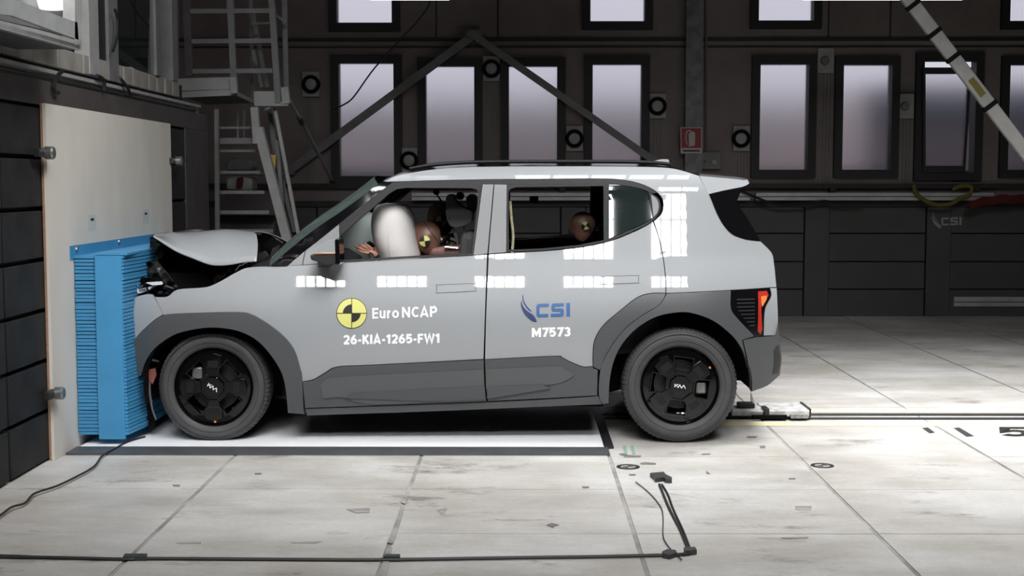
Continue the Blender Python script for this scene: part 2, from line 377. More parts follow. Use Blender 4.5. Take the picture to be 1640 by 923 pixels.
# ================================================================== THE HALL
YW = gnd(1400, 506).y                      # back wall
XP = gnd(88, 738).x                        # face of the plywood sheet
YG = 11.2                                  # ladder tower
XB = XP - 0.028                            # face of the steel block wall
ROOM = (-7.0, 9.5, -7.0, YW, 9.0)
floor = box('floor', 'joint', ROOM[0], ROOM[1], ROOM[2], YW + 0.3, -0.3, -0.004, kind='structure')
colx = [-2.54, -1.53, -0.53, 0.478, 1.49, 2.50, 3.51, 4.52, 5.53, 6.54, 9.5]
rowy = [2.6, 3.4, 4.35, 5.52, 6.33, 7.10, 7.99, 8.68, 9.62, 10.7, 11.9, 13.2, YW]
for i in range(len(colx) - 1):
    for j in range(len(rowy) - 1):
        if abs(rowy[j] - 7.99) < 0.01: continue
        zt = random.uniform(-0.0012, 0.0012)
        MB().box(colx[i] + 0.010, colx[i + 1] - 0.010, rowy[j] + 0.003, rowy[j + 1] - 0.003, -0.05, zt).build('floor_slab', 'floor', floor)
MB().box(ROOM[0], 9.5, ROOM[2], 2.597, -0.05, 0).build('floor_slab', 'floor', floor)
# lane track: slabs in the track, steel rods, yellow lines
for i in range(len(colx) - 1):
    MB().box(colx[i] + 0.004, colx[i + 1] - 0.004, 7.993, 8.22, -0.05, 0).build('track_slab', 'floor', floor)
    MB().box(colx[i] + 0.004, colx[i + 1] - 0.004, 8.27, 8.36, -0.05, 0).build('track_slab', 'floor', floor)
    MB().box(colx[i] + 0.004, colx[i + 1] - 0.004, 8.42, 8.677, -0.05, 0).build('track_slab', 'floor', floor)
tr = empty('tow_track', (4.5, 8.3, 0), 'pair of dark steel tow rails between yellow floor lines beside the car', 'rail')
for y, nm in ((8.245, 'rail_rod'), (8.39, 'rail_rod')):
    MB().tube([(0.6, y, 0.002), (9.4, y, 0.002)], 0.011, 10).build(nm, 'dark', tr, smooth=True)
MB().box(0.6, 9.4, 8.00, 8.13, 0.0, 0.003).build('yellow_line', 'tapeyel', tr)
MB().box(0.6, 9.4, 8.47, 8.58, 0.0, 0.003).build('yellow_line', 'tapeyel', tr)

# white pit cover under the car
xa, xb = gnd(118, 733).x, gnd(972, 735).x
xa = XP + .03
pc = empty('pit_cover', ((xa + xb) / 2, 7.9, 0), 'flat white pit cover sheet with grey steel edge under the car', 'cover')
MB().box(xa, xb, 7.30, 8.85, 0.001, 0.012).build('white_sheet', 'plate', pc)
MB().box(xa - .02, xb + 0.02, 7.115, 7.297, 0.001, 0.012).build('front_strip', 'strip', pc)
MB().box(xb + 0.002, xb + 0.055, 7.30, 8.85, 0.001, 0.012).build('side_strip', 'dark', pc)

# back wall: upper sheet with window openings, lower concrete panels
def bx_(px): return at(px, 300, YW).x
def bz_(py): return at(820, py, YW).z
LOWER = [(545, 632, 101, 282), (683, 760, 106, 282), (815, 892, 106, 282), (948, 1026, 103, 282), (1214, 1291, 103, 272), (1346, 1423, 104, 272), (1474, 1556, 98, 276), (1610, 1692, 104, 272)]
UPPER = [(543, 630, -150, 37), (944, 1030, -150, 35), (1210, 1297, -150, 34), (1607, 1700, -150, 35)]
fw = 13
holes = [(bx_(a - fw), bx_(b + fw), bz_(d + fw), bz_(c - fw)) for a, b, c, d in LOWER + UPPER]
zc0 = bz_(331)
def wall_cells(x0, x1, z0, z1, holes, y0, y1):
    mb = MB(); xs = sorted(set([x0, x1] + [h[i] for h in holes for i in (0, 1)])); zs = sorted(set([z0, z1] + [h[i] for h in holes for i in (2, 3)]))
    for i in range(len(xs) - 1):
        for j in range(len(zs) - 1):
            cx, cz = (xs[i] + xs[i + 1]) / 2, (zs[j] + zs[j + 1]) / 2
            if any(h[0] < cx < h[1] and h[2] < cz < h[3] for h in holes): continue
            mb.box(xs[i], xs[i + 1], y0, y1, zs[j], zs[j + 1])
    return mb
wb = wall_cells(ROOM[0], ROOM[1], zc0, ROOM[4], holes, YW, YW + 0.2)
wall_back = wb.build('wall_back', 'wallbrown', kind='structure')
MB().box(ROOM[0], ROOM[1], YW + 0.02, YW + 0.3, 0, zc0).build('wall_base', 'blockdk', wall_back)
for cpx in range(313 - 195 * 3, 1900, 195):
    x0, x1, xm = bx_(cpx + 1), bx_(cpx + 194), bx_(cpx + 40)
    if x1 < ROOM[0] or x0 > ROOM[1]: continue
    MB().box(x0, xm, YW - 0.05, YW + 0.03, 0.0, zc0).build('wall_post', 'walllow', wall_back, bevel=0.006)
    for a, b in ((331, 373), (374.5, 418), (419.5, 462), (463.5, 506)):
        MB().box(xm + 0.002, x1, YW - 0.042 + random.uniform(-.004, .004), YW + 0.03, max(0, bz_(b)), bz_(a)).build('wall_panel', 'walllow', wall_back, bevel=0.006)
# ledges along the wall
MB().box(ROOM[0], ROOM[1], YW - 0.03, YW, bz_(66), bz_(61)).build('wall_ledge', 'frame', wall_back)
MB().box(ROOM[0], ROOM[1], YW - 0.02, YW, bz_(76.5), bz_(74)).build('wall_ledge', 'frame', wall_back)
MB().box(ROOM[0], ROOM[1], YW - 0.10, YW, bz_(301), bz_(294)).build('wall_ledge', 'frame', wall_back)
MB().box(ROOM[0], ROOM[1], YW - 0.08, YW, bz_(331), bz_(322)).build('wall_ledge', 'frame', wall_back)
for px in (700, 798, 1322, 1420):
    MB().box(bx_(px - 1), bx_(px + 1), YW - 0.012, YW, bz_(60), bz_(-160)).build('wall_seam', 'frame', wall_back)

# windows
def window(n, a, b, c, d, openw=False):
    x0, x1, z0, z1 = bx_(a), bx_(b), bz_(d), bz_(c); t = bx_(a + fw) - bx_(a)
    e = empty('window_%d' % n, ((x0 + x1) / 2, YW, z0), kind='structure')
    fr = MB()
    for bxs in ((x0 - t, x0, z0 - t, z1 + t), (x1, x1 + t, z0 - t, z1 + t), (x0, x1, z0 - t, z0), (x0, x1, z1, z1 + t)):
        fr.box(bxs[0], bxs[1], YW - 0.06, YW + 0.12, bxs[2], bxs[3])
    fr.build('window_frame', 'frame', e)
    if not openw:
        MB().box(x0 - .005, x1 + .005, YW + 0.05, YW + 0.056, z0 - .005, z1 + .005).build('pane', 'frost', e)
    else:
        # tilted sash standing ajar inside its frame
        P = [at(1478, 276, YW - .09), at(1546, 276, YW - .09), at(1556, 108, YW - .13), at(1478, 108, YW - .13)]
        c_ = sum(P, Vector()) / 4; I = [p + (c_ - p).normalized() * 0.075 for p in P]
        mb = MB()
        for i in range(4):
            j = (i + 1) % 4; mb.prism([P[i], P[j], I[j], I[i]], (0, 0.04, 0))
        mb.build('tilted_sash', 'frame', e)
        MB().prism(I, (0, 0.006, 0)).build('pane', 'frost', e)
for i, wd in enumerate(LOWER): window(i + 1, *wd, openw=(i == 6))
for i, wd in enumerate(UPPER): window(i + 9, *wd)

# what stands outside, seen blurred through the frosted panes
b = empty('building', (2, YW + 7, 0), 'pink plaster building standing outside behind the frosted windows', 'building')
MB().box(-14, 18, YW + 7, YW + 12, 0, bz_(215) + 0.55).build('facade', 'pink', b)
MB().box(-14.2, 18.2, YW + 6.8, YW + 12, bz_(215) + 0.55, bz_(215) + 0.75).build('roof_edge', 'asphalt', b)
an = empty('annex', (6.5, YW + 2.4, 0), 'pink annex with dark blue canopy outside behind the right windows', 'building')
MB().box(at(1385, 300, YW + 2.4).x, 14, YW + 2.4, YW + 4.4, 0, at(1400, 135, YW + 2.4).z).build('annex_wall', 'pink', an)
MB().box(at(1385, 300, YW + 2.4).x, 14, YW + 2.25, YW + 2.4, at(1400, 195, YW + 2.0).z, at(1400, 142, YW + 2.0).z).build('annex_canopy', 'bluefence', an)
box('metal_fence', 'bluefence', -14, 18, YW + 1.5, YW + 1.56, 0, 1.60, label='low blue metal fence outside below the frosted windows', cat='fence')
box('ground_outside', 'asphalt', -20, 24, YW + 0.3, YW + 30, -0.3, -0.02, kind='structure')

# other walls and ceiling
box('wall_right', 'wallbrown', ROOM[1], ROOM[1] + .2, ROOM[2], YW + .2, 0, ROOM[4], kind='structure')
box('wall_front', 'wallbrown', ROOM[0], ROOM[1], ROOM[2] - .2, ROOM[2], 0, ROOM[4], kind='structure')
box('wall_side', 'wallbrown', ROOM[0] - .2, ROOM[0], ROOM[2], YW + .2, 0, ROOM[4], kind='structure')
box('ceiling', 'ceil', ROOM[0] - .2, ROOM[1] + .2, ROOM[2] - .2, YW + .2, ROOM[4], ROOM[4] + .2, kind='structure')

# ------------------------------------------------------------------ lamps
def lamp_bank(name, loc, target, sx, sy, nx, ny, power, label, spread=180, color=(1, 1, 1)):
    loc = Vector(loc); q = (Vector(target) - loc).to_track_quat('-Z', 'Y').to_matrix().to_4x4(); T = Matrix.Translation(loc) @ q
    e = empty(name, loc, label, 'lamp', 'studio lamp panels of the hall')
    def put(mb, nm, m): mb.v = [T @ p for p in mb.v]; return mb.build(nm, m, e)
    put(MB().box(-sx / 2 - .05, sx / 2 + .05, -sy / 2 - .05, sy / 2 + .05, 0.02, 0.14), 'housing', 'grey')
    g = MB(); bw = 0.016
    for i in range(nx + 1): x = -sx / 2 + sx * i / nx; g.box(x - bw, x + bw, -sy / 2, sy / 2, -0.05, -0.015)
    for j in range(ny + 1): y = -sy / 2 + sy * j / ny; g.box(-sx / 2, sx / 2, y - bw, y + bw, -0.05, -0.015)
    put(g, 'louvre_grid', 'grey')
    put(MB().box(-.03, .03, -.03, .03, 0.14, 0.6), 'bracket', 'grey')
    l = area('lamp_light', loc, target, sx, sy, power, color, spread); l.parent = e; l.location = (0, 0, 0)
for i, (loc, tg, pw) in enumerate(LANE_RIGS):
    lamp_bank('lamp_rig', loc, tg, 1.5, 1.1, 5, 4, pw, (['first', 'second', 'third', 'fourth'][i] + ' ceiling lamp rig over the crash lane counted from the barrier') if i < 4 else 'added unseen lamp rig tilted to brighten the plywood panel', 95)
for i, (loc, pw) in enumerate(FRONT_RIGS):
    lamp_bank('lamp_rig', loc, (loc[0], 7.6, 0.6), 1.5, 1.1, 5, 4, pw, ['first', 'second', 'third'][i] + ' front lamp rig over the camera side counted from the barrier', 60)
for i, (x, pw) in enumerate(BANKS):
    lamp_bank('lamp_bank', (x, BANK_Y, BANK_Z), (x, 7.6, 0.9), BANK_W, BANK_H, 5, 2, pw, ['first', 'second', 'third', 'fourth', 'fifth'][i] + ' lamp bank mirrored in the car doors counted from the barrier', 70)
for (a, b_), lab in (((588, 722), 'slim lamp bar hanging above the crossed braces'), ((1288, 1552), 'long slim lamp bar hanging beside the striped boom')):
    p, q = at(a, -4.6, 11.8), at(b_, -4.6, 11.8)
    e = empty('lamp_bar', (p + q) / 2, lab, 'lamp')
    MB().box(p.x, q.x, 11.75, 11.95, p.z + .02, p.z + .10).build('housing', 'alu', e)
    MB().box(p.x + .02, q.x - .02, 11.77, 11.93, p.z - .01, p.z + .02).build('diffuser', 'lamp', e)

# ------------------------------------------------------------------ barrier wall on the left
wl = MB().box(ROOM[0], XB - 0.05, 3.6, 10.65, 0, atX(0, 157, XB).z).build('wall_left', 'blockdk', kind='structure')
ztop = atX(40, 166, XB).z
ys = [4.3, 5.62, 6.44, 7.9, 9.2, 10.0]
nrow = 7; hb = ztop / nrow
for i in range(len(ys) - 1):
    for j in range(nrow):
        MB().box(XB - 0.055, XB - .001 + random.uniform(-.006, 0.0), ys[i] + 0.012, ys[i + 1] - 0.012, j * hb + 0.012, (j + 1) * hb - 0.010).build('wall_block', 'block', wl, bevel=0.006)
        if i < 3:
            yy = (ys[i] + ys[i + 1]) / 2 if i != 2 else 6.75
            zz = j * hb + hb * .55
            MB().lathe([(0.0, 0.004), (0.012, 0.004), (0.012, -0.01)], (XB - .012, yy, zz), 'X', 10).build('anchor_hole', 'void', wl)
# beam and parapet above the blocks
za, zb2 = atX(0, 157, XB).z, atX(0, 114, XB).z
MB().box(XB - 0.05, XB - 0.001, 10.0, 10.72, 0, za - .002).build('wall_buttress', 'beam', wl)
MB().box(XB - 0.3, XB - 0.001, 3.6, 10.72, za, zb2).build('steel_beam', 'beam', wl)
zp = atX(0, 92, XB).z
MB().box(XB - 0.3, XB - 0.02, 3.6, 10.5, zb2, zp - .02).build('parapet', 'conc', wl)
MB().box(XB - 0.06, XB + 0.0, 3.6, 10.5, zp - .02, zp).build('parapet_cap', 'greyl', wl)
MB().tube([(XB - .012, 3.6, zp - .045), (XB - .012, 10.4, zp - .045)], 0.008, 6).build('conduit', 'dark', wl)
zk = atX(110, 83, XB).z
yk = 4.6
while yk < 9.9:
    L_ = random.uniform(0.3, 0.46) if yk < 8.4 else 0.2
    MB().box(XB - 0.16, XB - 0.04 + random.uniform(-.004, .004), yk, yk + L_ - 0.012, zp + .03, zk + .02).build('brick', 'brick', wl, bevel=0.004); yk += L_
MB().box(XB - 0.18, XB - 0.07, 4.5, 10.2, zp, zk + .01).build('brick_backing', 'blockdk', wl)
MB().box(XB - 0.30, XB - 0.20, 4.5, 10.2, zk, zk + 2.6).build('upper_wall', 'beam', wl)
# posts and pane above the parapet
def vpost(px0, px1, m, nm, ytop=-60, ybot=110, xoff=0.0, par=None, **k):
    X = XB - 0.03 + xoff; a, b2 = atX(px0, 50, X), atX(px1, 50, X); zt, z0 = atX(px0, ytop, X).z, atX(px0, ybot, X).z
    return MB().box(X - .09, X, min(a.y, b2.y), max(a.y, b2.y), z0, zt).build(nm, m, par, **k)
vpost(143, 158, 'greyl', 'wall_column', ybot=118, par=wl)
vpost(174, 189, 'grey', 'wall_column', ybot=128, par=wl)
vpost(158, 175, 'frame', 'cable_box', ybot=108, xoff=-.02, par=wl)
wn = empty('window_13', atX(220, 110, XB), kind='structure')
vpost(191, 250, 'glassdark', 'pane', ybot=104, xoff=-.02, par=wn)
vpost(250, 256, 'grey', 'window_frame', ybot=120, xoff=0, par=wn)
vpost(276, 284, 'grey', 'window_frame', ybot=128, xoff=0, par=wn)
pts = [atX(184, 15, XB + .01), atX(188, 30, XB + .01), atX(187, 60, XB + .01), atX(181, 82, XB + .01)]
MB().tube(spline(pts, 5), 0.009, 6).build('hanging_cable', 'cable', label='black cable loop hanging on the wall column above the barrier', cat='cable', smooth=True)
for i, (pp, lab) in enumerate(((((100, 114), (92, 122), (87, 136), (88, 147), (94, 149)), 'short black hooked cable on the parapet nearest the glazed lamp box'), (((155, 121), (166, 128), (167, 146)), 'thin black cable over the parapet below the dark cable box'), (((192, 125), (204, 140), (210, 155)), 'black cable pair over the parapet below the grey pane'))):
    MB().tube(spline([atX(x, y, XB + 0.02) for x, y in pp], 5), 0.011, 6).build('parapet_cable', 'cable', smooth=True, label=lab, cat='cable')

# glazed lamp box in the corner
lb = empty('lamp_box', atX(60, 60, XB + .25), 'aluminium framed lamp box with glowing grid panels high above the barrier', 'lamp')
XL = XB + 0.28
def lbp(px, py, d=0.0): return atX(px, py, XL + d)
def quad(nm, m, P, th=0.03):
    MB().prism([lbp(*p) for p in P], (-th, 0, 0)).build(nm, m, lb)
quad('lower_rail', 'greyl', [(-8, 31), (-8, 44), (128, 80), (131, 67), (60, 47)])
quad('front_panel', 'alu', [(-8, -20), (-8, 22), (20, 25), (126, 64), (124, 36), (90, 24), (40, 5), (10, -4)], .02)
quad('corner_post', 'greyl', [(120, -30), (132, -30), (131, 80), (120, 76)], .06)
MB().prism([lbp(p[0], p[1], -.16) for p in [(-8, -40), (124, -40), (124, 60), (-8, 30)]], (-.03, 0, 0)).build('back_plate', 'grey', lb)
for P in ([(57, -30), (76, -30), (86, 17), (70, 15)], [(85, -30), (96, -30), (103, 16), (92, 17)], [(102, -30), (118, -30), (118, 14), (108, 15)]):
    MB().prism([lbp(p[0], p[1], -.10) for p in P], (-.02, 0, 0)).build('glowing_panel', 'lamp', lb)
MB().prism([lbp(-8, 42), lbp(128, 79), lbp(128, 79) + Vector((-.5, 0, 0)), lbp(-8, 42) + Vector((-.5, 0, 0))], (0, 0, .02)).build('underside', 'beam', lb)

# plywood sheet with clamps and paper labels
yn, yf = gnd(88, 738).y, atX(277, 400, XP).y
ply = empty('plywood_panel', (XP, (yn + yf) / 2, 0), 'tall pale plywood panel standing against the steel block wall', 'panel')
zt1 = atX(70, 165, XP).z
MB().box(XP - 0.016, XP, yn, yf, 0.002, zt1).build('face_sheet', 'ply', ply)
MB().box(XP - 0.028, XP - 0.016, yn - .002, yf, 0.002, zt1).build('backing_sheet', 'plyedge', ply)
def clamp(px, py, lab, X=XP, first=True):
    c = atX(px, py, X + .03); e = empty('panel_clamp', c, lab, 'clamp', 'clamps of the plywood panel')
    MB().lathe([(0, .035), (.028, .035), (.034, .028), (.034, -.01), (.022, -.02), (.022, -.035), (0, -.035)], c, 'X', 16).build('bolt_head', 'steel', e, smooth=True)
    MB().box(c.x - .035, c.x - .005, c.y - .10, c.y + .01, c.z - .022, c.z + .022).build('clamp_plate', 'dark', e, bevel=.004)
clamp(76, 245, 'steel bolt clamp at upper near edge of the plywood panel')
clamp(284, 258, 'steel bolt clamp at far edge of the plywood panel above the foam')
clamp(92, 630, 'steel bolt clamp at lower near edge of the plywood panel')
for px, py, lab in ((147, 357, 'small pale paper label on the plywood above the foam, nearer the wall'), (233, 347, 'small pale paper label on the plywood above the foam, nearer the car')):
    c = atX(px, py, XP); e = empty('paper_label', c + Vector((0, 0, -.05)), lab, 'label', None)
    MB().box(XP, XP + .001, c.y - .075, c.y + .075, c.z - .045, c.z + .045).build('paper', mat('pale_paper_%d' % px, (0.52, 0.52, 0.50), 0.8), e)
    MB().box(XP + .001, XP + .002, c.y - .02, c.y + .035, c.z + .012, c.z + .026).build('printed_mark', 'blackprint', e)

# blue foam block
fb = empty('foam_barrier', gnd(160, 722), 'bright blue layered crash foam block crushed between panel and car', 'barrier')
YN = 7.34                                            # near face of the block
xl, xm1, xr = at(107, 560, YN).x, at(155, 560, YN).x, at(201, 560, YN).x
XFA = XP + 0.001
zt_, zb_ = at(150, 409, YN).z, at(150, 698, YN).z
YFAR = 9.25
MB().box(XFA, xr - .035, YN + 0.03, YFAR, zb_ + .01, zt_ - .004).build('core', 'bluecore', fb)
NL = 50; hL = (zt_ - zb_) / NL
xfar = xr + 0.02
for k in range(NL):
    z0 = zb_ + k * hL; t = (k + .5) / NL
    push = -0.02 * math.exp(-((t - 0.62) / .28) ** 2) + 0.012 * (1 - t)
    jx, jy = random.uniform(-.0025, .0025), random.uniform(-.004, .004)
    # plan outline of one foam layer: near face, then the pushed-in front face running away along the wall
    P = [(XFA + .004, YN + .012 + jy), (xm1 - .012, YN + .012 + jy), (xm1, YN + .004), (xr + jx + push * .4, YN + .004), (xr + .025 + push + jx, YN + .25), (xr + 0.035 + push + jx, YFAR - .3), (xr + push, YFAR), (XFA + .004, YFAR)]
    drop = random.uniform(-.001, .001)
    MB().prism([(x, y, z0 + drop + .0022) for x, y in P], (0, 0, hL - .0044 + drop)).build('foam_layer', 'blue', fb)
MB().box(xm1 + .002, at(198, 560, YN).x - .002, YN - .003, YN + .02, zb_ - .02, zt_ - .012).build('cover_sheet', 'blue', fb)
zfl = atX(107, 395, XP + .004).z
MB().box(XP + .001, XP + .006, YN - .05, YFAR + .1, zt_ - .02, zfl).build('top_flange', 'blue', fb)
MB().box(xm1, xr + .02, YN + .01, YFAR - .1, zt_, zt_ + .012).build('top_sheet', 'blue', fb)
for px, py in ((122, 399), (190, 387)):
    c = atX(px, py, XP + .006); MB().lathe([(0, .012), (.012, .010), (.014, 0)], c, 'X', 10).build('fixing_bolt', 'steel', fb)

# ================================================================== THE CAR
YC = 8.30                                   # car centre line
def pchip(pts):
    xs = [p[0] for p in pts]; ys_ = [p[1] for p in pts]; n = len(xs)
    d = [(ys_[i + 1] - ys_[i]) / (xs[i + 1] - xs[i]) for i in range(n - 1)]
    m = [d[0]] + [(d[i - 1] + d[i]) / 2 for i in range(1, n - 1)] + [d[-1]]
    def f(x):
        if x <= xs[0]: return ys_[0] + m[0] * (x - xs[0])
        if x >= xs[-1]: return ys_[-1] + m[-1] * (x - xs[-1])
        i = 0
        while x > xs[i + 1]: i += 1
        h = xs[i + 1] - xs[i]; t = (x - xs[i]) / h
        return ys_[i] * (2 * t ** 3 - 3 * t ** 2 + 1) + h * m[i] * (t ** 3 - 2 * t ** 2 + t) + ys_[i + 1] * (-2 * t ** 3 + 3 * t ** 2) + h * m[i + 1] * (t ** 3 - t ** 2)
    return f
SEC = pchip([(0.12, .085), (0.25, .048), (0.40, .020), (0.55, .004), (0.66, .000), (0.74, .003), (0.81, .014), (0.88, .0325), (0.94, .0505), (1.0, .0705), (1.05, .0875), (1.08, .0955),
             (1.12, .106), (1.20, .127), (1.30, .1532), (1.38, .1742), (1.44, .1925), (1.49, .220), (1.53, .262), (1.58, .36)])
XF0, XF1, XR0, XR1 = -1.45, -2.16, 0.92, 1.46
def S(x, z):
    p = 0.0
    if x < XF0: p += 0.10 * ((XF0 - x) / (XF0 - XF1)) ** 2.3
    if x > XR0: p += 0.17 * ((x - XR0) / (XR1 - XR0)) ** 2.2
    if x < -0.75 and z > 1.03:
        u = min(1.0, (z - 1.03) / 0.09); p += 0.08 * ((-0.75 - x) / 0.6) ** 2 * u * u * (3 - 2 * u)
    return YC - 0.90 + SEC(z) + p
def side(px, py, off=0.0):
    Y = 7.5
    for _ in range(14):
        p = at(px, py, Y); Y = 0.3 * Y + 0.7 * (S(p.x, p.z) - off)
    p.y = S(p.x, p.z) - off; return p
def snorm(x, z, e=0.004):
    n = Vector(((S(x + e, z) - S(x - e, z)) / (2 * e), -1.0, (S(x, z + e) - S(x, z - e)) / (2 * e))); return n.normalized()
def px2xz(poly, off=0.0):
    out = []
    for p in poly: q = side(p[0], p[1], off); out.append(Vector((q.x, q.z)))
    return out

car = empty('crash_test_car', at(720, 640, YC) * 1.0, 'light grey compact electric SUV with crumpled front against blue foam', 'car')
car.location.z = 0; WL[car] = Vector(car.location)
BOTH = (1, -1)
def panel(name, poly, m, parent=None, off=0.0, depth=0.02, step=0.045, gap=0.0, sides=BOTH, holes=(), rnd=True, far_parent=None, ang=34, edge=0.02, kind=None):
    """a body panel: outline traced on the side of the car, laid on the curved body surface, with turned-in edges"""
    def prep(pl, g):
        q = smooth_poly(pl, 4, ang) if rnd else [Vector((a[0], a[1])) for a in pl]
        q = px2xz(q, off)
        r = [q[0]]
        for a in q[1:]:
            if (a - r[-1]).length > 0.0008: r.append(a)
        return inset_poly(resample(r, edge), g)
    loops = [prep(poly, gap)] + [prep(h, 0) for h in holes]
    v2, tris, ids = cdt_fill(loops, step)
    res = []
    for sd in sides:
        mb = MB(); mb.n = []
        def put(x, y, z, n):
            if sd < 0: y = 2 * YC - y; n = Vector((n.x, -n.y, n.z))
            mb.v.append(Vector((x, y, z))); mb.n.append(n); return len(mb.v) - 1
        for p in v2: put(p.x, S(p.x, p.y) - off, p.y, snorm(p.x, p.y))
        for t in tris:
            a, b_, c = (v2[i] for i in t); ccw = (b_ - a).cross(c - a) > 0
            mb.f.append(t if ccw == (sd > 0) else tuple(reversed(t)))
        for lp, hole in zip(ids, [False] + [True] * len(holes)):
            pts = [v2[i] for i in lp]; cw = area2(pts) < 0
            L_ = len(pts)
            for i in range(L_):
                a, b_ = pts[i], pts[(i + 1) % L_]; d = (b_ - a)
                if d.length < 1e-7: continue
                d.normalize(); n2 = Vector((d.y, 0, -d.x)) * (-1 if cw else 1) * (-1 if hole else 1)
                k = [put(a.x, S(a.x, a.y) - off, a.y, n2), put(b_.x, S(b_.x, b_.y) - off, b_.y, n2),
                     put(b_.x, S(b_.x, b_.y) - off + depth, b_.y, n2), put(a.x, S(a.x, a.y) - off + depth, a.y, n2)]
                mb.f.append(tuple(k) if (sd > 0) == (cw != hole) else tuple(reversed(k)))
        res.append(mb.build(name, m, (parent if sd > 0 or far_parent is None else far_parent) or car, recalc=False, kind=kind))
    return res
def mirror(p): return Vector((p.x, 2 * YC - p.y, p.z))
def strip(name, line, m, bulge=(0, 0, 0), n=13, parent=None, off=0.0, ext=0.0, both=True, y0=None, solid=0.0):
    """a sheet spanning the car from the traced line on the near side to its mirror image"""
    rows = []
    for p in line:
        a = side(p[0], p[1], off) if not isinstance(p, Vector) else p; c = mirror(a); r = []
        for i in range(n):
            t = i / (n - 1) * 2 - 1; k = (1 - abs(t) ** 2.2); q = a.lerp(c, i / (n - 1)); r.append(q + Vector(bulge) * k)
        rows.append(r)
    return MB().grid(rows).build(name, m, parent or car, smooth=True, solid=solid, angle=180)
def span(name, poly, m, parent=None, off=0.0, rnd=True, ang=34, bulge=(0, 0, 0), n=9):
    q = smooth_poly(poly, 3, ang) if rnd else poly
    near = [side(p[0], p[1], off) for p in q]; mb = MB(); rows = []
    for i in range(n):
        t = i / (n - 1); k = 1 - abs(2 * t - 1) ** 2.2
        rows.append([a.lerp(mirror(a), t) + Vector(bulge) * k for a in near])
    mb.grid(rows, closed=True); L_ = len(near)
    mb.f.append(tuple(reversed(range(L_)))); mb.f.append(tuple(range((n - 1) * L_, n * L_)))
    return mb.build(name, m, parent or car, smooth=True, angle=35)

# traced lines shared by neighbouring panels
DOOR_F = [(482, 425), (479, 470), (479, 560), (484, 612)]
SPLIT = [(781, 407), (780, 430), (777.5, 501), (775, 576)]
CLAD_F = [(484, 612), (502, 608.5), (522, 597), (541, 588), (600, 585), (775, 576.5)]
CLAD_R = [(776, 576.5), (886, 571), (899, 573), (915, 581), (934, 588), (950, 587.5)]
ARCH_F_OUT = [(213, 549), (222, 537), (235, 524), (249, 512), (262, 505), (280, 502.5), (320, 501), (382, 500), (403, 504), (429, 519), (455, 540), (470, 560), (478, 582), (484, 612)]
ARCH_F_IN = [(226, 602), (231, 585), (242, 565), (260, 548), (286, 534), (325, 526), (356, 526), (387, 532.5), (413, 547), (434, 570), (450, 596), (457, 622), (461, 662)]
SHUT_R = [(1046, 354), (1055, 380), (1062.5, 415), (1066.5, 450), (1066.5, 470)]
ARCH_R_OUT = [(1066.5, 470), (1041, 470.5), (1020.6, 477), (997, 495), (967, 521), (953, 544), (950, 565), (950, 587.5)]
SHUT_ARCH = [(1066.5, 470), (1064, 477), (1054, 490), (1031, 504), (1004, 524), (984, 547.6), (970, 571), (961, 594.6), (957, 633)]
ARCH_R_IN = [(1202, 628), (1198.6, 591), (1188.6, 561), (1172, 537.5), (1141.5, 514), (1108, 502), (1084, 501), (1051, 508), (1020.6, 526), (997, 551), (983.7, 578), (977, 608), (975, 646)]
TRIM_TOP = [(629, 291.5), (700, 289.3), (780, 287.8), (880, 287), (967, 286.5), (1002, 289), (1022, 293.5), (1038, 299.5), (1053, 309), (1061, 320), (1062, 334), (1058, 344), (1047, 354.5)]
BELT = [(484, 424.6), (543, 420), (650, 414.3), (757, 408.8), (781, 407)]
BELT_R = [(782, 407), (811, 404.5), (868, 402), (926, 396.5), (970, 388), (1000, 377.5), (1029, 364.5), (1046, 354.5)]
ROOF_EDGE = [(1119.5, 281.5), (1096, 274), (1073, 269), (1037, 267), (960, 266), (860, 266), (780, 266.5), (735, 268), (690, 271.5), (652, 277.5), (632, 282.5), (613, 290.5)]
REAR_EDGE = [(1232, 461), (1244, 460.5), (1242.5, 445), (1240, 422), (1236, 405), (1218, 386.5)]
DGLASS_LOW = [(1218, 386.5), (1203, 385), (1190, 382.5), (1172, 375), (1158, 359.5), (1147, 339), (1136, 312)]

# body skin
fender = panel('front_fender', [(248, 476), (268, 475), (284, 464), (320, 461), (337, 458), (356, 449), (377, 437), (398, 428.5), (440, 426.6), (485, 425)] + [(x + 3.5, y) for x, y in DOOR_F[1:]] + list(reversed(ARCH_F_OUT[4:-1])), 'paint', gap=0.001, off=-0.0015)
panel('bumper_corner', [(210.5, 487), (215, 479), (222, 474), (240, 471), (247, 476), (262, 504)] + list(reversed(ARCH_F_OUT[:4])) + [(210, 525)], 'paint', gap=0.002, ang=60)
fdoor = panel('front_door', BELT + SPLIT[1:] + list(reversed(CLAD_F))[1:] + list(reversed(DOOR_F))[1:-1], 'paint', gap=0.003)
rdoor = panel('rear_door', BELT_R + SHUT_R[1:] + ARCH_R_OUT[1:] + list(reversed(CLAD_R))[1:] + [(778, 501), (781, 430)], 'paint', gap=0.003)
quart = panel('rear_quarter', [(613, 291)] + TRIM_TOP + SHUT_R[1:] + [(1100, 468.6), (1172, 465)] + REAR_EDGE + DGLASS_LOW[1:] + ROOF_EDGE[:-1], 'paint', gap=0.002, step=0.04, edge=0.015)
panel('tail_corner', [(1233, 461.5), (1244, 461), (1245, 480), (1246, 517), (1242, 537.5), (1223, 538), (1225, 496), (1235, 475)], 'paint', gap=0.001, ang=60)
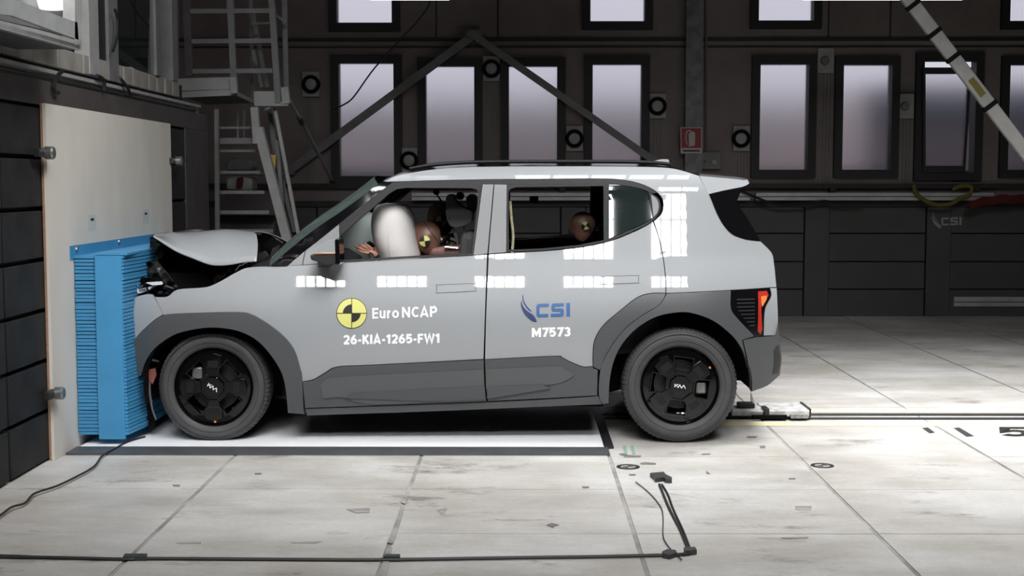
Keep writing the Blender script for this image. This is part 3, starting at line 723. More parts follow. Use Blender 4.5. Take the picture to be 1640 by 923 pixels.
# cladding
panel('front_arch_cladding', ARCH_F_OUT + [(486, 654), (488, 664)] + list(reversed(ARCH_F_IN)) + [(224, 603), (210, 604), (209, 580)], 'clad', off=0.022, depth=0.06, gap=0.001)
cf = panel('front_door_cladding', CLAD_F + [(776.5, 615), (779.5, 644), (700, 647), (488, 654.5)], 'clad', off=0.014, depth=0.03, gap=0.0025, parent=fdoor[0], far_parent=fdoor[1])
cr = panel('rear_door_cladding', CLAD_R + [(951, 590), (958, 592), (957, 634), (880, 638.5), (781, 643.5), (777.5, 615)], 'clad', off=0.014, depth=0.03, gap=0.0025, parent=rdoor[0], far_parent=rdoor[1])
panel('rear_door_arch_cladding', SHUT_ARCH[:-1] + [(958, 592), (950, 588)] + list(reversed(ARCH_R_OUT))[1:-1], 'clad', off=0.013, depth=0.03, gap=0.002, parent=rdoor[0], far_parent=rdoor[1])
panel('rear_arch_cladding', [(1068, 470.5), (1100, 469), (1171, 465.5), (1171, 494), (1182, 510.6), (1209, 539), (1189, 545)] + ARCH_R_IN[1:] + [(966, 648), (959, 634)] + list(reversed(SHUT_ARCH))[1:-1], 'clad', off=0.018, depth=0.06, gap=0.0015)
panel('sill', [(488, 655), (700, 647.5), (780, 644.5), (880, 639.5), (958, 634.5), (966, 648), (880, 651.5), (687, 659.5), (492, 666)], 'clad', off=0.008, depth=0.05, gap=0.001)
panel('raised_door_pad', [(513, 617), (520, 610), (545, 604), (775, 592), (776, 641), (600, 648), (550, 637), (517, 639)], 'clad2', off=0.021, depth=0.008, parent=cf[0], far_parent=cf[1], gap=0.001, ang=25)
panel('raised_door_pad', [(778, 591.5), (890, 587), (903, 591), (921, 600), (910, 608), (880, 617), (778, 624)], 'clad2', off=0.021, depth=0.008, parent=cr[0], far_parent=cr[1], gap=0.001, ang=25)
panel('lower_pad_step', [(553, 638), (568, 630), (776, 619), (777, 640), (700, 643)], 'clad', off=0.027, depth=0.008, parent=cf[0], far_parent=cf[1], ang=20)
panel('lower_pad_step', [(780, 620.5), (868, 616), (882, 622), (860, 626), (780, 639)], 'clad', off=0.027, depth=0.02, parent=cr[0], far_parent=cr[1], ang=20)
rbump = panel('rear_bumper_side', [(1190, 545), (1210, 540.5), (1222, 540), (1242, 538.5), (1246.5, 521), (1250, 554), (1252, 575), (1249, 601), (1229, 618), (1203, 628), (1199.5, 590)], 'clad', off=0.016, depth=0.05, gap=0.001)
panel('bumper_reflector_recess', [(1240, 561), (1247, 553), (1250, 575), (1246, 597), (1238, 599), (1241, 580)], 'dark', off=0.02, depth=0.006, parent=rbump[0], far_parent=rbump[1])
# inner dark shell behind the panel gaps
panel('inner_shell', [(300, 478), (340, 468), (400, 440), (480, 432), (780, 412), (930, 404), (1044, 364), (1075, 300), (1125, 300), (1150, 350), (1165, 380), (1225, 405), (1236, 500), (1236, 560), (1210, 590), (1195, 555), (1165, 520), (1100, 490), (1030, 505), (985, 550), (968, 600), (966, 642), (488, 657), (470, 600), (445, 550), (405, 515), (330, 505), (300, 510)], 'void', off=-0.026, depth=0.01, step=0.08, rnd=False)

# side glass, frames and pillars
WIN_F = [(546, 417.5), (545.5, 377), (623, 310.5), (635, 303), (650, 301), (755, 301.5), (764, 304), (766.5, 311), (755.5, 405.5)]
WIN_R = [(815, 401), (814, 310), (817, 303), (826, 300), (966.5, 298), (967, 385.5), (926, 393.5), (868, 399)]
panel('a_pillar', [(434, 427), (459, 403), (488, 379.5), (517, 358), (540, 343), (575, 318), (605, 295), (614, 291), (629, 291.5), (543, 358.5), (488, 401), (459, 426.5)], 'black', off=0.004, depth=0.05, gap=0.0005)
panel('corner_trim', [(461, 426), (488.5, 402), (484, 424.5)], 'pillar', off=0.0, rnd=False, depth=0.02)
panel('mirror_sail', [(485.5, 424.5), (490, 401), (543, 359.5), (544, 419.5)], 'pillar', off=0.0, rnd=False, depth=0.02, parent=fdoor[0], far_parent=fdoor[1])
panel('window_frame', [(544.5, 358.5), (629, 292), (772, 295), (758, 408.5), (545, 420)], 'trim', off=0.006, depth=0.06, holes=[WIN_F], rnd=False, parent=fdoor[0], far_parent=fdoor[1])
panel('upper_trim', [(630, 292)] + TRIM_TOP[1:9] + [(1043, 309.5), (1030, 303.5), (1010, 298.5), (990, 296), (967, 295.3), (792, 295.3), (640, 295.3)], 'trim', off=0.005, depth=0.03)
panel('b_pillar', [(773, 295.5), (790.5, 295.5), (780.5, 406.5), (758.5, 408.3)], 'pillar', off=0.004, depth=0.08, rnd=False, parent=fdoor[0], far_parent=fdoor[1])
panel('b_pillar', [(792, 295.5), (811.5, 296), (810.5, 404), (782.5, 406.5)], 'pillar', off=0.004, depth=0.08, rnd=False, parent=rdoor[0], far_parent=rdoor[1])
panel('window_frame', [(812, 295.5), (975, 295.3), (975, 386), (970, 387.5), (926, 396), (868, 401.5), (811, 404)], 'trim', off=0.006, depth=0.06, holes=[WIN_R], rnd=False, parent=rdoor[0], far_parent=rdoor[1])
panel('quarter_glass', [(975.5, 296), (990, 296.5), (1010, 299), (1024, 303), (1038, 308.5), (1045, 349), (1029, 359), (1000, 371.5), (975.5, 382)], 'glassdark', off=0.003, depth=0.01, parent=rdoor[0], far_parent=rdoor[1])
panel('quarter_trim', [(975.5, 383), (1000, 372.5), (1029, 360), (1046, 349.5), (1039, 308), (1043, 310), (1054, 317), (1058, 328), (1056, 340), (1047, 353), (1029, 363.5), (1000, 376.5), (975.5, 386.5)], 'trim', off=0.004, depth=0.02, ang=50, parent=rdoor[0], far_parent=rdoor[1])
panel('pillar_handle', [(1043, 312), (1051, 318), (1055, 328), (1053, 340), (1046.5, 348)], 'pillar', off=0.009, depth=0.01, parent=rdoor[0], far_parent=rdoor[1])
panel('rear_side_glass', [(1135.6, 312), (1190, 299.5), (1180, 323.5), (1201.5, 357)] + DGLASS_LOW[:-1], 'black', off=0.002, depth=0.02, gap=0.001)

# door handles (outlined grips), indicator spot
for par, poly in ((fdoor, [(700, 459), (703, 457), (758, 455), (761, 457), (761, 464), (758, 466), (703, 469), (700, 466.5)]), (rdoor, [(962, 447), (965, 444), (1019, 442), (1022, 444), (1022, 451), (1019, 453), (965, 455), (962, 453)])):
    ol = panel('handle_recess', [(p[0] + (-.9 if p[0] < (730 if par is fdoor else 990) else .9), p[1] + (-.9 if p[1] < (461 if par is fdoor else 449) else .9)) for p in poly], 'dark', off=0.0008, depth=0.002, parent=par[0], far_parent=par[1], ang=60)
    panel('door_handle', poly, 'paint', off=0.003, depth=0.004, parent=par[0], far_parent=par[1], ang=60, edge=0.008, step=0.02)

# tail lamp
tl = panel('tail_lamp', [(1172, 465), (1200, 462.5), (1232, 460.5), (1234.5, 475), (1224.5, 495.5), (1222.5, 537.5), (1209, 539), (1182, 510.6), (1171, 494)], 'black', off=0.012, depth=0.03, gap=0.0015, ang=60)
panel('red_light_bar', [(1214, 467), (1228, 466), (1231, 473), (1228, 479), (1219, 474), (1219.5, 500), (1221, 528), (1218, 536), (1213.5, 530), (1214.5, 495)], 'red', off=0.0155, depth=0.003, parent=tl[0], far_parent=tl[1], rnd=False, step=0)
panel('orange_light', [(1219, 475), (1228, 473.5), (1228, 479.5), (1221, 492), (1219.5, 487)], 'orange', off=0.0165, depth=0.003, parent=tl[0], far_parent=tl[1], rnd=False, step=0)
for k in range(8):
    y = 479 + k * 6; xa_ = 1180 + max(0, (y - 494)) * .72
    panel('lamp_fin', [(xa_, y), (1209, y - .6), (1209, y + 1.4), (xa_ + 1, y + 2)], 'dark', off=0.0145, depth=0.003, parent=tl[0], far_parent=tl[1], rnd=False, step=0)

# roof, tail, glass across the car
strip('roof', [(p[0], p[1] + .3) for p in ROOF_EDGE], 'black', bulge=(0, 0, 0.028), n=15)
strip('headliner', [(p[0], p[1] + 9) for p in ROOF_EDGE[1:-1]], 'liner', bulge=(0, 0, 0.02), off=-0.03, n=7)
for sd in BOTH:
    pts = [side(x, y - 1.2) + Vector((0, .03, .012)) for x, y in [(1075, 268), (1037, 264.5), (960, 263.5), (860, 263.5), (780, 264), (735, 265.5), (690, 269), (655, 275)]]
    if sd < 0: pts = [mirror(p) for p in pts]
    MB().tube(spline(pts, 4), 0.011, 8).build('roof_rail', 'railblack', car, smooth=True)
span('rear_spoiler', [(1120, 282), (1160, 285.5), (1190, 288.5), (1198.6, 290.5), (1200, 294), (1190, 299), (1160, 305), (1135, 311)], 'paint', bulge=(0.05, 0, 0.02))
strip('rear_window', [(1188, 300.5), (1180, 323.5), (1190, 340), (1201.5, 357), (1218, 386.5)], 'black', bulge=(0.05, 0, 0))
strip('tailgate', [(1218, 386.8), (1236, 405), (1240, 422), (1242.5, 445), (1244, 461), (1245, 480), (1246, 520)], 'paint', bulge=(0.06, 0, 0))
strip('rear_bumper', [(1246, 520), (1250, 554), (1252, 575), (1249, 601), (1229, 618), (1203, 628)], 'clad', bulge=(0.05, 0, 0), off=0.016)
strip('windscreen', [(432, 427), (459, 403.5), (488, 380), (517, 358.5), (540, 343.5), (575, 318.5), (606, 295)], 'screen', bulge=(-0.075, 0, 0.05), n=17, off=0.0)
strip('scuttle', [(398, 430), (432, 428)], 'dark', bulge=(-0.05, 0, 0.0))
# shark fin aerial
c = at(1055, 266, YC)
fin = [(1035, 264), (1048, 257.5), (1058, 255.5), (1069, 255), (1071.5, 257), (1071.5, 267), (1035, 267)]
mb = MB(); P0 = [at(x, y, YC) for x, y in fin]; cx_ = sum((p.x for p in P0)) / 7
mb.prism([p + Vector((0, -.018 if p.z < 1.58 else -.008, 0)) for p in P0], (0, 0.03, 0)); mb.build('roof_aerial', 'paint', car, bevel=.004)

# underbody, wheel wells, firewall
zu = 0.20
MB().box(at(480, 600, 7.6).x, at(965, 600, 7.6).x, 7.52, 2 * YC - 7.52, zu, zu + .09).build('underbody', 'void', car)
MB().box(at(455, 600, 7.6).x, at(500, 600, 7.6).x, 7.55, 2 * YC - 7.55, zu + .05, 0.98).build('firewall', 'void', car)
MB().box(at(1195, 600, 7.9).x, at(1225, 600, 7.9).x, 7.72, 2 * YC - 7.72, .34, 0.95).build('boot_floor', 'void', car)
MB().box(at(985, 600, 7.9).x, at(1195, 600, 7.9).x, 7.95, 2 * YC - 7.95, .36, 0.6).build('rear_axle_carrier', 'void', car)
MB().box(at(262, 600, 7.9).x, at(470, 600, 7.9).x, 7.98, 2 * YC - 7.98, .18, 0.72).build('motor_unit', 'void', car)
WC = [at(342, 631, 7.47), at(1089, 621, 7.47)]
WC[0].z = 0.315; WC[1].z = 0.325
for i, c in enumerate(WC):
    for sd in BOTH:
        mb = MB(); rows = []; r = 0.405
        for k in range(25):
            a = math.radians(-4 + 199 * k / 24); rows.append([Vector((c.x + r * math.cos(a) + (.01 if i == 0 else 0), y, c.z + r * math.sin(a) * (.93 if i == 0 else 1))) for y in (7.47, 7.6, 7.86)])
        mb.grid(rows); k0 = len(mb.v); mb.v.append(Vector((c.x, 7.86, c.z)))
        for k in range(24): mb.f.append((k0, k * 3 + 2, k * 3 + 5))
        if sd < 0: mb.v = [mirror(p) for p in mb.v]
        mb.build('wheel_well', 'void', car, smooth=True, angle=60)

# wheels
def rot2(x, z, a): return (x * math.cos(a) - z * math.sin(a), x * math.sin(a) + z * math.cos(a))
def wheel(c, ang, far, dot_ang, logo_rot, front):
    ro, ri = c.z - 0.002, 0.222
    Yo = 7.455
    def fin_(mb):
        if far: mb.v = [mirror(p) for p in mb.v]
        return mb
    cc = Vector((c.x, Yo, c.z))
    whl = fin_(MB().lathe([(0.0, .12), (.15, .12), (.19, .10), (.203, .055), (.212, .03), (.222, .018), (.225, .03), (.205, .07), (.20, .2), (0, .2)], cc, 'Y', 56)).build('wheel', 'rim', car, smooth=True)
    tp = [(ri - .004, .030), (ri + .004, .014), (ri + .018, .006), (ri + .040, .0), (ri + .060, .002), (ro - .022, .010), (ro - .009, .022), (ro - .002, .042), (ro, .07), (ro, .11), (ro, .145), (ro - .004, .175), (ro - .02, .198), (ri + .04, .205), (ri, .19)]
    ty = MB().lathe(tp, cc, 'Y', 72)
    for p in ty.v:                                    # tyre bulges and flattens where it carries the car
        if p.z < (0.0125 if front else 0.006): p.z = 0.0125 if front else 0.002
    fin_(ty).build('tyre', 'tyre', whl, smooth=True)
    tread = MB(); nb = 76
    for k in range(nb):
        a0, a1 = 2 * math.pi * k / nb, 2 * math.pi * (k + .62) / nb
        pr = [(ro - .020, .0085), (ro - .006, .022), (ro + .002, .045), (ro + .0025, .066), (ro - .012, .066), (ro - .03, .02)]
        if c.z + ro * math.sin(a0) < 0.02 or c.z + ro * math.sin(a1) < 0.02: continue
        v = [cc + Vector((r * math.cos(a), y, r * math.sin(a))) for a in (a0, a1) for r, y in pr]
        tread.add(v, [(0, 1, 2, 3, 4, 5), (11, 10, 9, 8, 7, 6)] + [(i, i + 6, (i + 1) % 6 + 6, (i + 1) % 6) for i in range(6)])
    fin_(tread).build('tread_blocks', 'tyre', whl, kind='stuff')
    for rr_ in (ri + .030, ri + .068):
        fin_(MB().lathe([(rr_, .006), (rr_ + .002, -.0012), (rr_ + .004, .006)], cc, 'Y', 64)).build('sidewall_rib', 'tyre', whl, smooth=True)
    # cover plate with four windows
    R_ = .206
    def loc2(pts, a): return [Vector(rot2(x, z, a)) for x, z in pts]
    hole = [(.083, -.040), (.103, -.050), (.160, -.052), (.160, .052), (.103, .050), (.083, .040)]
    outer = [Vector((R_ * math.cos(2 * math.pi * k / 56), R_ * math.sin(2 * math.pi * k / 56))) for k in range(56)]
    holes_ = [loc2(hole, ang + k * math.pi / 2) for k in range(4)]
    v2, tris, ids = cdt_fill([outer] + holes_, 0)
    def plate(name, v2, tris, ids, y, th, m, par, dome=0.0, bev=0.0):
        mb = MB(); n = len(v2)
        for q in v2: mb.v.append(cc + Vector((q.x, y + dome * (q.length / .2) ** 2, q.y)))
        for q in v2: mb.v.append(cc + Vector((q.x, y + th + dome * (q.length / .2) ** 2, q.y)))
        mb.f += [tuple(t) for t in tris] + [tuple(i + n for i in reversed(t)) for t in tris]
        for lp in ids:
            for i in range(len(lp)): a, b_ = lp[i], lp[(i + 1) % len(lp)]; mb.f.append((a, b_, b_ + n, a + n))
        return fin_(mb).build(name, m, par, bevel=bev)
    cov = plate('wheel_cover', v2, tris, ids, .020, .02, 'rim', whl, dome=.012)
    for k in range(4):
        a = ang + k * math.pi / 2
        # window surround, spoke pad, and bright lower lip
        h2 = loc2([(.074, -.046), (.098, -.058), (.168, -.060), (.168, .060), (.098, .058), (.074, .046)], a)
        v2, tris, ids = cdt_fill([h2, loc2(hole, a)], 0); plate('window_surround', v2, tris, ids, .014, .014, 'rim', whl, bev=.0025)
        b_ = a + math.pi / 4
        pd = loc2([(.070, -.030), (.105, -.036), (.120, -.050), (.178, -.046), (.190, 0), (.178, .046), (.120, .050), (.105, .036), (.070, .030)], b_)
        v2, tris, ids = cdt_fill([pd], 0); plate('spoke_pad', v2, tris, ids, .009, .014, 'rim', whl, bev=.003)
        pd = loc2([(.112, -.030), (.150, -.030), (.150, .030), (.112, .030)], b_)
        v2, tris, ids = cdt_fill([pd], 0); plate('satin_inset', v2, tris, ids, .0075, .006, 'rimsat', whl, bev=.001)
    hb_ = [Vector((.062 * math.cos(2 * math.pi * k / 8 + ang + .39), .062 * math.sin(2 * math.pi * k / 8 + ang + .39))) for k in range(8)]
    v2, tris, ids = cdt_fill([hb_], 0); plate('hub_cap', v2, tris, ids, .002, .02, 'rim', whl, bev=.004)
    # white emblem strokes
    st = [(-.031, -.010, -.031, .010), (-.031, -.003, -.014, .010), (-.022, .002, -.011, -.010), (-.011, -.010, -.004, .010), (-.004, .010, .008, -.010), (.008, -.010, .018, .010), (.018, .010, .031, -.010)]
    e = MB()
    for x0, z0, x1, z1 in st:
        a_, b2 = Vector(rot2(x0, z0, logo_rot)), Vector(rot2(x1, z1, logo_rot))
        e.beam(cc + Vector((a_.x, 0, a_.y)), cc + Vector((b2.x, 0, b2.y)), .004, .0045, up=(0, 1, 0))
    fin_(e).build('wheel_emblem', 'white', whl)
    d = Vector((.196 * math.cos(dot_ang), .013, .196 * math.sin(dot_ang)))
    fin_(MB().lathe([(0, -.004), (.006, -.003), (.007, .006)], cc + d, 'Y', 12)).build('valve_dot', 'orange', whl)
    fin_(MB().lathe([(0, .085), (.14, .085), (.14, .10), (0, .10)], cc, 'Y', 32)).build('brake_disc', 'dark', whl)
    a_ = ang + (math.pi if front else 0) + (0 if not front else -0.0)
    q = Vector(rot2(.125, 0, a_ if not front else math.radians(143)))
    fin_(MB().box(cc.x + q.x - .03, cc.x + q.x + .03, Yo + .05, Yo + .085, cc.z + q.y - .035, cc.z + q.y + .035)).build('brake_caliper', 'steel', whl, bevel=.01)
wheel(WC[0], math.radians(45), False, math.radians(-88), math.radians(-33), True)
wheel(WC[0], math.radians(20), True, math.radians(30), 0, True)
wheel(WC[1], math.radians(-8), False, math.radians(32), math.radians(-8), False)
wheel(WC[1], math.radians(10), True, math.radians(30), 0, False)

# crumpled bonnet: near edge, ridge and far half
low = [(245.5, 379), (258, 387), (273, 397), (288, 405.5), (310, 414.5), (332, 423), (346, 425.5), (368, 424.5), (390, 420.5), (411, 419)]
top = [(248, 376), (265, 374.3), (283, 373), (302, 372), (323, 371), (342, 369.5), (360, 368), (378, 369), (392, 370.5), (405, 372)]
low, top = spline([Vector((a, b_, 0)) for a, b_ in low], 4), spline([Vector((a, b_, 0)) for a, b_ in top], 4)
rows = []
for i in range(len(low)):
    t = i / (len(low) - 1)
    a = at(low[i].x, low[i].y, 7.62 + .10 * (1 - t) ** 2); r = at(top[i].x, top[i].y, 8.12)
    row = []
    for k in range(17):
        s_ = k / 16
        if s_ <= .5:
            u = s_ * 2; q = a.lerp(r, u); q.z = a.z + (r.z - a.z) * (1 - (1 - u) ** 1.9)
            q.x += .035 * math.sin(u * math.pi) * (t - .75) * 2 if t > .75 else 0
        else:
            u = s_ * 2 - 1; b2 = mirror(a); q = r.lerp(b2, u); q.z = r.z + (b2.z - r.z) * u ** 2.0
        q.z += .004 * math.sin(t * 17 + s_ * 9) * math.sin(u * math.pi)
        row.append(q)
    rows.append(row)
hood = MB().grid(rows).build('crumpled_bonnet', 'paint', car, smooth=True, solid=0.008, angle=180)
# dark underside frame just inside the bonnet
rows2 = [[q + Vector((.004, 0, -.03)) for q in r[1:-1]] for r in rows[1:-2]]
MB().grid(rows2).build('bonnet_liner', 'void', hood, smooth=True)
# far hinge flap behind the bonnet, near the windscreen
fl = [(400, 396), (403, 384), (412, 377), (424, 376), (438, 381), (452, 389), (446, 398), (432, 410), (412, 420), (405, 410)]
q_ = smooth_poly(fl, 3)
MB().prism([at(p.x, p.y, 8.42 + .002 * (p.x - 400)) for p in q_], (0, .05, 0)).build('raised_hinge_flap', 'black', car, bevel=.006)
for P in (((408, 408), (424, 402), (430, 410), (414, 420)), ((436, 398), (448, 392), (444, 402), (432, 412))):
    MB().prism([at(x, y, 8.1) for x, y in P], (0, .02, 0)).build('scuttle_fragment', 'crumple', car)
MB().beam(at(404, 410, 7.8), at(411, 404, 8.0), .012, .004).build('hinge_arm', 'steel', car)

# broken front: dark bay, crumpled carrier, lamp shards
MB().box(at(262, 450, 7.9).x, at(470, 450, 7.9).x, 7.85, 2 * YC - 7.85, .55, .93).build('motor_bay', 'void', car)
MB().box(at(254, 450, 8.1).x, at(405, 450, 8.1).x, 8.05, 8.35, .9, 1.085).build('bay_bulkhead', 'void', car)
def crumpled(name, poly, m, Y, amp, nz=0.0, thick=0.012, seed=1, lean=0.0):
    rnd = random.Random(seed); q = [Vector((p[0], p[1])) for p in poly]
    q = resample(q, 6); v2, tris, ids = cdt_fill([q], 7)
    mb = MB(); P = [at(p.x, p.y, Y + rnd.uniform(-amp, amp) + lean * (p.y - 420)) for p in v2]; n = len(P)
    mb.v = P + [p + Vector((.004, thick, 0)) for p in P]; mb.f = [tuple(t) for t in tris] + [tuple(i + n for i in reversed(t)) for t in tris]
    for lp in ids:
        for i in range(len(lp)): a, b_ = lp[i], lp[(i + 1) % len(lp)]; mb.f.append((a, b_, b_ + n, a + n))
    return mb.build(name, m, car)
crumpled('crumpled_front_beam', [(240, 380), (246, 378), (262, 392), (262, 412), (250, 418), (236, 416), (228, 428), (240, 402)], 'crumple', 7.9, .03, seed=3)
crumpled('crumpled_lamp_bracket', [(222, 428), (236, 420), (250, 418), (262, 432), (284, 460), (268, 462), (240, 450), (222, 448)], 'crumple', 7.72, .035, seed=4)
crumpled('broken_headlamp', [(214, 452), (224, 444), (244, 446), (266, 456), (284, 463), (270, 474), (246, 474), (240, 470), (222, 473), (214, 468)], 'black', 7.60, .03, seed=5)
crumpled('torn_liner', [(342, 455), (356, 446), (376, 434), (384, 424), (372, 426), (352, 434), (342, 446)], 'engine', 7.75, .03, seed=6)
crumpled('bent_strut', [(290, 461), (330, 455), (340, 440), (332, 436), (310, 446), (292, 452)], 'void', 7.95, .02, seed=8)
for P, m in ((((234, 453.5), (258, 452), (260, 456), (246, 457)), 'shard'), (((218, 466), (232, 462), (234, 467), (222, 471)), 'shard'), (((236, 461), (247, 457), (249, 459.5), (238, 465)), 'shard'), (((215, 456), (221, 455), (220, 459), (216, 459)), 'steel'), (((264, 458), (276, 463), (275, 464.5), (263, 460)), 'steel'), (((252, 469), (258, 468), (258, 471), (253, 472)), 'steel'), (((216, 470), (219, 463), (221, 470), (219, 474)), 'shard')):
    MB().prism([at(x, y, 7.56 + random.uniform(-.02, .02)) + Vector((0, random.uniform(-.012, .012), 0)) for x, y in P], (.004, .012, .004)).build('lamp_shard', m, car)
MB().beam(at(385, 425, 7.6), at(378, 434, 7.62), .012, .006).build('hinge_bracket', 'steel', car)
MB().beam(at(394, 421, 7.6), at(388, 426, 7.62), .014, .006).build('hinge_bracket', 'steel', car)
# loose bits in front of the front wheel
crumpled('torn_arch_liner', [(226, 602), (234, 590), (252, 570), (258, 576), (244, 604), (238, 640), (248, 680), (240, 690), (232, 660), (230, 628)], 'void', 7.62, .02, seed=9)
MB().prism([at(x, y, 7.55) for x, y in ((238, 592), (248, 590), (250, 602), (244, 616), (238, 606))], (0, .02, 0)).build('copper_fitting', 'copper', car)
MB().beam(at(242, 576, 7.55), at(254, 579, 7.57), .012, .01).build('bent_clip', 'steel', car)
MB().tube(spline([at(x, y, 7.56) for x, y in ((240, 606), (240, 630), (244, 655), (250, 672))], 4), .006, 6).build('torn_wire', 'grey', car)

# door mirror
def rbox(name, m, P, Y0, Y1, par, bev=.012):
    return MB().prism([at(x, y, Y0) for x, y in P], (0, Y1 - Y0, 0)).build(name, m, par, bevel=bev)
for sd in (1,):
    mr = rbox('door_mirror', 'paint', [(505, 404), (514, 393), (526, 385), (537, 383), (538, 406), (505, 406)], 7.26, 7.43, car)
    rbox('mirror_lower', 'dark', [(504, 407), (539, 407), (540, 424), (518, 425), (507, 419), (498, 417), (496, 409)], 7.265, 7.43, mr, .008)
    rbox('indicator_strip', 'amber', [(504, 404.5), (538, 405), (538, 407), (504, 407.5)], 7.257, 7.30, mr, .001)
    rbox('mirror_rim', 'black', [(536, 384), (543, 382.5), (544.5, 424), (537, 424.5)], 7.25, 7.44, mr, .006)
    MB().beam(at(524, 421, 7.40), at(518, 424, 7.52), .07, .035).build('mirror_arm', 'dark', mr, bevel=.008)

# writing and roundel on the doors
def decal(name, polys, m, parent, off, fn=None, step=4.0):
    fn = fn or (lambda x, y: side(x, y, off)); mb = MB()
    for pl in polys:
        q = resample([Vector((a[0], a[1])) for a in pl], step); v2, tris, ids = cdt_fill([q], 5.0)
        k = len(mb.v); mb.v += [fn(p.x, p.y) for p in v2]; mb.f += [tuple(i + k for i in t) for t in tris]
    mb.n = None
    o = mb.build(name, m, parent, recalc=False); return o
def fix_normals(o, d):
    for p in o.data.polygons:
        if p.normal.dot(Vector(d)) < 0: p.flip()
    return o
def lettering(name, s, box_, m, parent, fn, bold=0.2, dy=0.0, spacing=1.0):
    v, f = text_shape(s, bold, spacing); x0, y0, x1, y1 = box_; mb = MB()
    mb.v = [fn(x0 + (x1 - x0) * a, y1 + (y0 - y1) * b_ + dy * a) for a, b_ in v]; mb.f = f
    return fix_normals(mb.build(name, m, parent, recalc=False), (0, -1, 0) if abs(mb.v[0].z - mb.v[-1].z) > 1e-6 or True else (0, 0, 1))
D2, D3, D4 = (lambda x, y: side(x, y, .002)), (lambda x, y: side(x, y, .0035)), (lambda x, y: side(x, y, .005))
def circ(cx, cy, r, a0=0, a1=360, n=48, centre=False):
    p = [(cx + r * math.cos(math.radians(a0 + (a1 - a0) * k / n)), cy + r * math.sin(math.radians(a0 + (a1 - a0) * k / n))) for k in range(n if a1 - a0 >= 360 else n + 1)]
    return p + [(cx, cy)] if centre else p
FD, RD = fdoor[0], rdoor[0]
rcx, rcy = 563.3, 502
for nm, pl, m, fn in (('roundel_ring', [circ(rcx, rcy, 24.6)], 'blackprint', D2), ('roundel_disc', [circ(rcx, rcy, 23.6)], 'yellow', D3),
                      ('roundel_quadrants', [circ(rcx, rcy, 14.3, 180, 270, 14, True), circ(rcx, rcy, 14.3, 0, 90, 14, True)], 'blackprint', D4),
                      ('roundel_cross', [[(rcx - 24, rcy - .6), (rcx + 24, rcy - .6), (rcx + 24, rcy + .6), (rcx - 24, rcy + .6)], [(rcx - .6, rcy - 24), (rcx + .6, rcy - 24), (rcx + .6, rcy + 24), (rcx - .6, rcy + 24)]], 'blackprint', D4)):
    fix_normals(decal(nm, pl, m, FD, 0, fn), (0, -1, 0))
lettering('programme_lettering', 'Euro', (596, 493.5, 639, 511), 'white', FD, D2, .17, -1.3)
lettering('programme_lettering', 'NCAP', (643.5, 492, 700, 509), 'white', FD, D2, .17, -1.5, 1.0)
lettering('test_number', '26-KIA-1265-FW1', (550, 537, 704, 552), 'white', FD, D2, .235, -2.6, 1.1)
lettering('test_code', 'M7573', (852, 525.6, 913.5, 540.4), 'white', RD, D2, .235, -1.5, 1.1)
def lab_logo(names, fn, parent, mats, sx=1.0, ox=0.0, oy=0.0):
    def T(p): return (ox + p[0] * sx, oy + p[1] * sx)
    # swoosh of two feathers and block letters, traced in a 80 x 46 field
    f1 = [(5, 0), (5.5, 8), (8, 15), (12, 21), (17, 26), (18.5, 29), (14, 26), (8.5, 20), (4.5, 12), (3.5, 5)]
    f2 = [(2.5, 10), (4, 18), (9, 25), (15, 30), (20, 33), (24, 38), (27, 45), (20, 44), (12, 38), (6, 31), (2.5, 23), (1, 16)]
    fix_normals(decal(names[0], [[T(p) for p in smooth_poly(f1, 3, 60)]], mats[0], parent, 0, fn), (0, -1, 0))
    fix_normals(decal(names[0], [[T(p) for p in smooth_poly(f2, 3, 60)]], mats[1], parent, 0, fn), (0, -1, 0))
    C = [[(26, 19), (29, 16), (46, 15.5), (46, 20.5), (32, 21), (31, 22), (31, 31), (32, 32.5), (45, 32), (45, 37), (29, 37.5), (26, 34.5)]]
    S_ = [[(50, 18), (52.5, 15.3), (70, 14.8), (70, 19.8), (55.5, 20.3), (55.5, 23.5), (67.5, 23.2), (70, 25.7), (70, 33.8), (67.5, 36.3), (49, 36.8), (49, 31.8), (64.5, 31.4), (64.5, 28.3), (52.5, 28.6), (50, 26.2)]]
    I_ = [[(74, 14.5), (80, 14.3), (80, 36), (74, 36.2)]]
    for L_ in (C, S_, I_): fix_normals(decal(names[1], [[T(p) for p in L_[0]]], mats[2], parent, 0, fn), (0, -1, 0))
lab_logo(('logo_feather', 'logo_letter'), D2, RD, ('bluedk', 'bluedk', 'bluelt'), 1.0, 833, 471)

# ------------------------------------------------------------------ cabin
def inflate(name, m, levels, Y, hy, par, n=28, pw=2.6, solidcap=True):
    """cushion: levels of (py, x left, x right) in the photo at distance Y, swelling across the car"""
    lv = spline([Vector(l) for l in levels], 5); rows = []; L_ = len(lv)
    for i, l in enumerate(lv):
        t = i / (L_ - 1); k = (1 - abs(2 * t - 1) ** 3.0) ** .5 * .9 + .1
        a, b_ = at(l.y, l.x, Y), at(l.z, l.x, Y); cx_, hx = (a.x + b_.x) / 2, (b_.x - a.x) / 2
        row = []
        for j in range(n):
            an = 2 * math.pi * j / n; ca, sa = math.cos(an), math.sin(an)
            row.append(Vector((cx_ + hx * math.copysign(abs(ca) ** (2 / pw), ca), Y + hy * k * math.copysign(abs(sa) ** (2 / pw), sa), (a.z + b_.z) / 2)))
        rows.append(row)
    mb = MB().grid(rows, closed=True); mb.f.append(tuple(reversed(range(n)))); mb.f.append(tuple(range((L_ - 1) * n, L_ * n)))
    return mb.build(name, m, par, smooth=True, angle=70)
YD, YP = 7.93, 8.67
